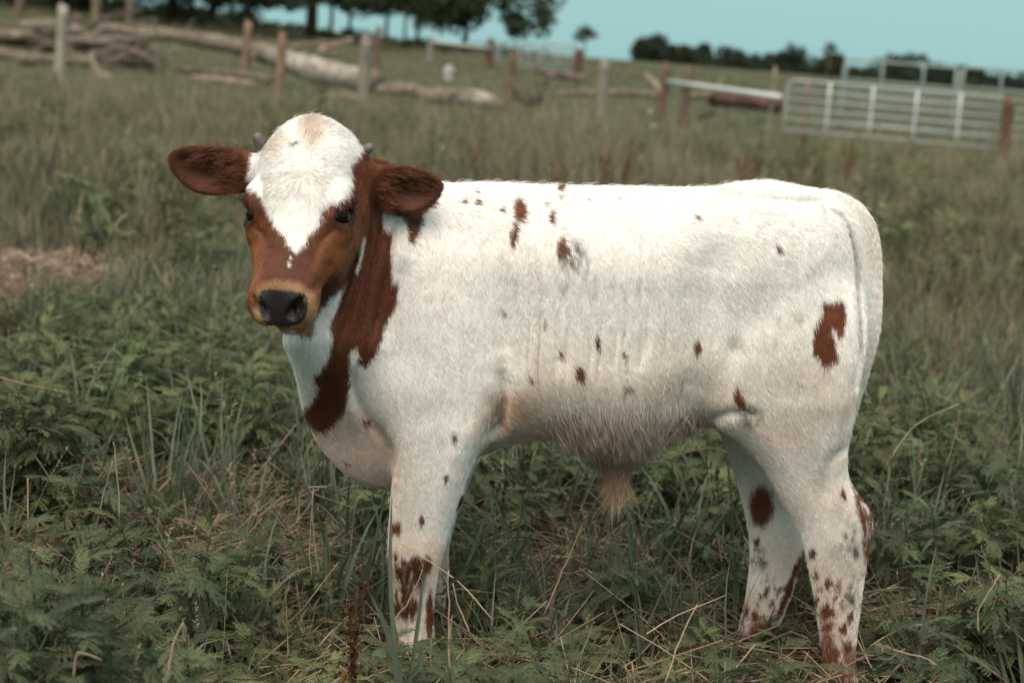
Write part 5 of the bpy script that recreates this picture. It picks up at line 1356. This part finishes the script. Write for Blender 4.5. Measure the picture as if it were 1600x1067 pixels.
HERO = [(85, 800, 2.75, 'tall bushy ragweed in the lower left corner with a bright top'), (20, 905, 2.55, 'ragweed cut by the left picture edge at the bottom'), (185, 920, 2.60, 'spreading ragweed right of the bushy one in the lower left corner'),
        (40, 600, 4.3, 'ragweed at the left picture edge above the bushy corner plant'), (110, 700, 3.9, 'dark ragweed behind the bushy corner plant'), (250, 640, 4.9, 'ragweed among the weeds halfway up the left side'), (400, 815, 3.75, 'small ragweed left of the calf\'s front leg'),
        (330, 1000, 2.7, 'low ragweed at the bottom edge left of the red seed heads'), (800, 945, 3.05, 'ragweed right of the calf\'s front leg'), (890, 985, 2.85, 'ragweed at the bottom edge under the calf\'s belly'), (745, 1000, 2.8, 'low ragweed just right of the front hoof'),
        (1235, 995, 3.12, 'ragweed in front of the calf\'s hind legs'), (1450, 745, 4.3, 'ragweed behind the calf\'s hock'), (1540, 700, 4.6, 'ragweed near the right picture edge, upper one'), (1560, 840, 3.6, 'ragweed near the right picture edge, lower one'),
        (1080, 790, 4.35, 'ragweed seen between belly and hind leg'), (830, 745, 4.6, 'ragweed seen under the belly beside the front leg'), (1420, 940, 3.0, 'ragweed right of the hind hooves at the bottom'),
        (612, 992, 3.28, 'low ragweed just left of the front hoof'), (662, 1002, 3.22, 'low ragweed directly in front of the front hoof'), (55, 850, 2.62, 'dense ragweed below the bright topped one in the lower left corner'), (150, 855, 2.72, 'ragweed touching the right side of the bright topped one'), (240, 965, 2.58, 'ragweed at the bottom edge under the bare straw patch')]
for i, (x, y, Y, lb) in enumerate(HERO): hero_ragweed(x, y, Y, lb, 900 + i, 1.0)
# ---- dock with rust red seed heads
dock_mat = mat_attr('dock_seed', rough=0.85, spec=0.1, noise=0.35, nscale=80)
def dock(px, py_top, Y, label, seed, heads, scale=1.0, colr=(0.080, 0.032, 0.020), n=120):
    t = at_y(px, py_top, Y); z0 = gz(t[0], Y); H = t[2] - z0; rng = np.random.default_rng(seed)
    root = empty('dock_plant', (t[0], Y, z0)); tag(root, label, 'plant', 'docks with rusty seed heads')
    m = MB(); m.tube([(0, 0, -0.02), (0.004, 0, H * 0.4), (0.0, 0, H * 0.75), (0, 0, H * 0.98)], np.array([0.0045, 0.004, 0.003, 0.0015]) * scale, 6, np.array(colr) * 0.9); link('stem', m.mesh('stem', dock_mat), root)
    for (dx, z_lo, z_hi) in heads:
        m = MB(); q0 = np.array([0, 0, H * z_lo]); q1 = np.array([dx, 0, H * z_hi])
        for k in range(n):
            u = rng.random(); p = q0 + (q1 - q0) * u + rng.normal(0, 0.0055 * scale * (1.2 - 0.6 * u), 3); r_ = 0.0040 * scale * rng.uniform(0.6, 1.3)
            d = rng.normal(0, 1, (3, 3)); d /= np.linalg.norm(d, axis=1)[:, None]
            m.add([p + d[0] * r_, p + d[1] * r_, p + d[2] * r_, p - (d[0] + d[1]) * r_ * 0.7], [(0, 1, 2), (0, 1, 3), (1, 2, 3)], np.array(colr) * rng.uniform(0.6, 1.7) * np.array([1, rng.uniform(0.9, 1.5), 1]))
        m.tube([q0, q1], 0.0016 * scale, 4, colr); link('seed_head', m.mesh('seed_head', dock_mat, smooth=False), root)
dock(560, 908, 2.95, 'rust brown dock seed heads standing left of the front hoof', 1, [(0.012, 0.62, 1.0), (-0.012, 0.55, 0.90), (0.0, 0.40, 0.70)])
dock(538, 1050, 2.7, 'low rusty dock tip at the bottom edge left of the taller dock', 2, [(0.0, 0.6, 1.0)], 1.0, (0.16, 0.06, 0.03))
for i, (x, y, Y, lb) in enumerate(((985, 208, 15.0, 'rusty dock above the middle of the calf\'s back'), (746, 216, 15.5, 'rusty dock above the withers'), (950, 228, 14.0, 'rusty dock, a short one left of the tall one above the back'), (1165, 232, 14.0, 'rusty dock above the rump'),
        (1178, 250, 12.5, 'low rusty dock just right of the one above the rump'), (395, 225, 13.0, 'rusty dock behind the left horn'), (1330, 215, 17, 'rusty dock in the grass below the white gate'), (873, 240, 13.5, 'rusty dock over the brown tuft on the back'))):
    dock(x, y, Y, lb, 10 + i, [(0.03, 0.5, 1.0), (-0.05, 0.45, 0.9), (0.06, 0.4, 0.8)], 2.4, (0.15, 0.075, 0.042), 70)
# ---- broad-leaved young plant beside the wood chips
bx_ = at_y(160, 395, 9.5); bz_ = gz(bx_[0], 9.5)
root = empty('broadleaf_plant', (bx_[0], 9.5, bz_)); tag(root, 'pale broad-leaved young plant standing behind the wood chips', 'plant')
rng = np.random.default_rng(31); m = MB(); m.tube([(0, 0, -0.02), (0.01, 0, 0.12), (0.0, 0, 0.24)], [0.009, 0.008, 0.004], 7, (0.17, 0.20, 0.10)); link('stem', m.mesh('stem', leaf_mat), root)
for az, L, lean in ((2.6, 0.27, 0.10), (0.3, 0.22, 0.50), (-0.2, 0.20, 1.0), (3.3, 0.18, 0.9), (1.6, 0.2, 0.5)):
    m = MB(); blade(m, (0, 0, 0.08), az, L, 0.040, 0.35, np.array([0.25, 0.30, 0.15]), rng, lean=lean, seg=8, fold=0.4); link('leaf', m.mesh('leaf', leaf_mat), root)
# ---- wood chips
rng = np.random.default_rng(66); m = MB()
for k in range(1500):
    a = rng.uniform(0, 6.28); r_ = math.sqrt(rng.random()); x = CHIPS[0] + 0.60 * r_ * math.cos(a); y = CHIPS[1] + 0.85 * r_ * math.sin(a)
    L, w_, h_ = rng.uniform(0.015, 0.075), rng.uniform(0.008, 0.022), rng.uniform(0.003, 0.010)
    R_ = np.array(Matrix.Rotation(rng.uniform(0, 6.28), 3, 'Z') @ Matrix.Rotation(rng.normal(0, 0.35), 3, 'Y') @ Matrix.Rotation(rng.normal(0, 0.4), 3, 'X'))
    c = np.array([0.50, 0.385, 0.29]) * rng.uniform(0.18, 1.4); n0 = m.n
    m.box(-L, L, -w_, w_, -h_, h_, c); m.V[-1] = m.V[-1] @ R_.T + np.array([x, y, gz(x, y) + rng.uniform(0.006, 0.045) * (1.1 - r_)])
tag(link('wood_chips', m.mesh('wood_chips', straw_mat, smooth=False)), 'pale wood chips spilled on bare ground at the left', 'wood chips', kind='stuff')
# ---- dry stalks that stand out singly
def stalk(pts, Y0, Y1, label, r=0.0016, head=False, colr=STRAW, seed=0):
    n = len(pts); P = np.array([at_y(x, y, Y0 + (Y1 - Y0) * i / max(1, n - 1)) for i, (x, y) in enumerate(pts)])
    base = P[0].copy(); rng = np.random.default_rng(seed)
    root = empty('dry_stalk', tuple(base)); tag(root, label, 'stalk', 'dry stalks in the grass')
    Q = (spline(P, 4) if n > 2 else P) - base; Q = Q + rng.normal(0, 0.0008, Q.shape)
    m = MB(); m.tube(Q, np.linspace(r, r * 0.55, len(Q)), 5, np.asarray(colr) * rng.uniform(0.8, 1.2)); link('stem', m.mesh('stem', straw_mat), root)
    if head:
        m = MB()
        for k in range(40):
            p = Q[-1] + (Q[-1] - Q[-3]) * (k / 40.0) * 0.9; d = (Q[-1] - Q[-3]); d = d / np.linalg.norm(d) + rng.normal(0, 0.35, 3); d /= np.linalg.norm(d)
            s_ = np.cross(d, [0, 1, 0.2]); s_ *= 0.0012 / np.linalg.norm(s_); m.add([p - s_, p + s_, p + d * 0.010], [(0, 1, 2)], np.asarray(colr) * rng.uniform(0.8, 1.3))
        link('seed_head', m.mesh('seed_head', straw_mat, smooth=False), root)
STALKS = [([(188, 830), (182, 720), (176, 690)], 3.6, 3.6, 'pale stalk standing up left of the centre of the weeds', False), ([(150, 830), (162, 770), (178, 720)], 3.5, 3.5, 'curved brown stalk beside the pale upright one', False),
    ([(770, 968), (712, 905), (626, 850)], 3.3, 3.35, 'dry stalk slanting across the front knee', False), ([(612, 975), (640, 935), (660, 890)], 3.25, 3.3, 'dry stalk crossing the front cannon the other way', False),
    ([(702, 1067), (701, 960), (700, 890)], 2.95, 2.95, 'upright brown stalk just right of the front hoof', False), ([(735, 990), (718, 950), (707, 910)], 3.1, 3.1, 'short pale stalk beside the upright brown one', False),
    ([(445, 800), (432, 760), (424, 738)], 3.9, 3.9, 'short orange stalk left of the brisket', False), ([(360, 838), (400, 800), (430, 776)], 3.8, 3.85, 'leaning straw below the short orange stalk', False),
    ([(500, 900), (490, 840), (488, 768)], 3.6, 3.6, 'tall straw standing left of the front leg', False), ([(487, 905), (484, 850), (490, 762)], 3.55, 3.55, 'second tall straw beside the first left of the front leg', False), ([(512, 760), (480, 765), (570, 800)], 3.9, 3.95, 'bent straw lying under the brisket', False),
    ([(905, 870), (880, 860), (800, 800)], 4.2, 4.1, 'long straw lying under the belly', False), ([(850, 960), (880, 890), (910, 820)], 3.5, 3.6, 'thin stalk slanting up below the sheath', False), ([(1500, 640), (1490, 690), (1476, 730)][::-1], 4.4, 4.4, 'brown stalk standing behind the tail', False),
    ([(1390, 720), (1430, 665), (1500, 630)], 4.5, 4.5, 'bent brown stalk pointing right behind the hock', False), ([(1360, 1010), (1400, 985), (1440, 975)], 3.2, 3.2, 'pale straw right of the hind hoof', False), ([(1500, 1067), (1450, 1030), (1395, 1015)], 2.9, 2.9, 'drooping seed stalk in the lower right corner', True),
    ([(1530, 990), (1530, 955), (1562, 895)], 3.1, 3.1, 'reddish forked stalk near the right picture edge', False), ([(0, 590), (30, 598), (80, 608)], 4.2, 4.2, 'pale seed stalk reaching in from the left edge', True), ([(115, 1060), (122, 1020), (160, 1030)], 2.5, 2.5, 'broken brown stem at the bottom left', False),
    ([(262, 1060), (270, 1010), (285, 970)], 2.55, 2.55, 'thick dry stem at the bottom edge left of the dock', False), ([(400, 545), (380, 515), (355, 500)], 6.2, 6.2, 'tan stalk leaning left below the muzzle', False), ([(1040, 1067), (1062, 1000), (1090, 945)], 2.9, 2.95, 'orange straw leaning before the far hind leg', False),
    ([(1010, 990), (1060, 960), (1135, 930)], 3.3, 3.4, 'straw lying between front and hind legs', False), ([(1160, 720), (1110, 700), (1010, 725)][::-1], 4.4, 4.3, 'short straw under the flank', False)]
for i, (p, a, b_, lb, hd) in enumerate(STALKS): stalk(p, a, b_, lb, 0.0016 if a > 2.8 else 0.0022, hd, STRAW * (1.0 if i % 3 else 0.75), i)
# green blades across the front leg
for i, (pts, Y, w_, lb) in enumerate((([(620, 1067), (610, 900), (612, 775)], 3.15, 0.0045, 'long upright grass blade along the front edge of the leg'), ([(640, 1067), (655, 960), (662, 885)], 3.1, 0.0040, 'grass blade rising in front of the cannon'), ([(628, 1067), (605, 985), (575, 920)], 3.0, 0.0060, 'broad grass blade arching left of the front hoof'),
        ([(690, 930), (720, 895), (760, 862)], 3.3, 0.0060, 'broad dark blade reaching right of the knee'), ([(632, 1067), (655, 1040), (660, 995)], 2.9, 0.0055, 'pale folded blade at the front hoof'))):
    P = spline(np.array([at_y(x, y, Y) for x, y in pts]), 4); base = P[0].copy(); root = empty('grass_blade', tuple(base)); tag(root, lb, 'grass blade', 'single blades by the front leg')
    t = np.linspace(0, 1, len(P)); wd = w_ * np.minimum(1, 0.6 + t) * (1 - t ** 2.5) + 0.0003; Q = P - base; S_ = np.array([0.94, 0.34, 0])[None] * wd[:, None]
    V = np.stack([Q - S_, Q + np.array([0, 0.002, 0]), Q + S_], 1).reshape(-1, 3); n = len(P)
    m = MB(); m.add(V, [(3 * k + a, 3 * k + 3 + a, 3 * k + 4 + a, 3 * k + 1 + a) for k in range(n - 1) for a in (0, 1)], (G_BLUE * 1.15) * (0.9 if i != 3 else 0.6)); link('blade', m.mesh('blade', blade_mat), root)
# ---- white clover heads
clover_mat = mat_attr('clover', rough=0.8, spec=0.1)
for i, (x, y) in enumerate(((1128, 742), (1050, 755), (1152, 838), (380, 640), (345, 652), (690, 232), (1020, 198), (1015, 174))):
    Y = on_ground(x, y + 30)[1] if i < 5 else 15.0
    p = at_y(x, y, Y); root = empty('clover_flower', (p[0], Y, gz(p[0], Y)))
    tag(root, ('white clover head between belly and hind leg', 'white clover head behind the sheath tuft', 'white clover head left of the far hind leg', 'white clover head left of the brisket, right one', 'white clover head left of the brisket, left one', 'whitish flower head above the withers', 'whitish flower head near the right reddish post, lower one', 'whitish flower head near the right reddish post, upper one')[i], 'flower', 'white flower heads in the grass')
    h = p[2] - gz(p[0], Y); sc = 1.0 if i < 5 else 2.2
    m = MB(); m.tube([(0, 0, 0), (0.004, 0, h * 0.5), (0, 0, h)], 0.0012 * sc, 4, G_GRASS); link('stem', m.mesh('stem', leaf_mat), root)
    m = MB(); rg = np.random.default_rng(i)
    for k in range(70):
        d = rg.normal(0, 1, 3); d[2] = abs(d[2]) * 1.1 - 0.35; d /= np.linalg.norm(d); q = np.array([0, 0, h]) + d * 0.003 * sc; s_ = np.cross(d, [0.3, 1, 0.1]); s_ *= 0.0012 * sc / np.linalg.norm(s_)
        m.add([q - s_, q + s_, q + d * 0.0075 * sc], [(0, 1, 2)], np.array([0.72, 0.70, 0.62]) * rg.uniform(0.7, 1.1))
    link('blossom', m.mesh('blossom', clover_mat, smooth=False), root)
# ---- a fly in the air left of the face
fp = at_y(337, 420, 3.35); root = empty('fly', tuple(fp)); tag(root, 'tiny dark fly in the air left of the calf\'s cheek', 'fly')
fly_mat = mat_attr('fly', rough=0.4, spec=0.5)
m = MB(); V, F = ball((0, 0, 0), 0.0026, 10, 8, (1.5, 0.9, 0.85)); m.add(V, F, (0.02, 0.02, 0.02)); link('body', m.mesh('body', fly_mat), root)
for sg in (-1, 1):
    m = MB(); m.add([(0.0, 0, 0.002), (-0.003, 0.002 * sg, 0.005), (-0.0065, 0.0035 * sg, 0.006), (-0.004, 0.0005 * sg, 0.004)], [(0, 1, 2, 3)], (0.25, 0.25, 0.24)); link('wing', m.mesh('wing', fly_mat), root)
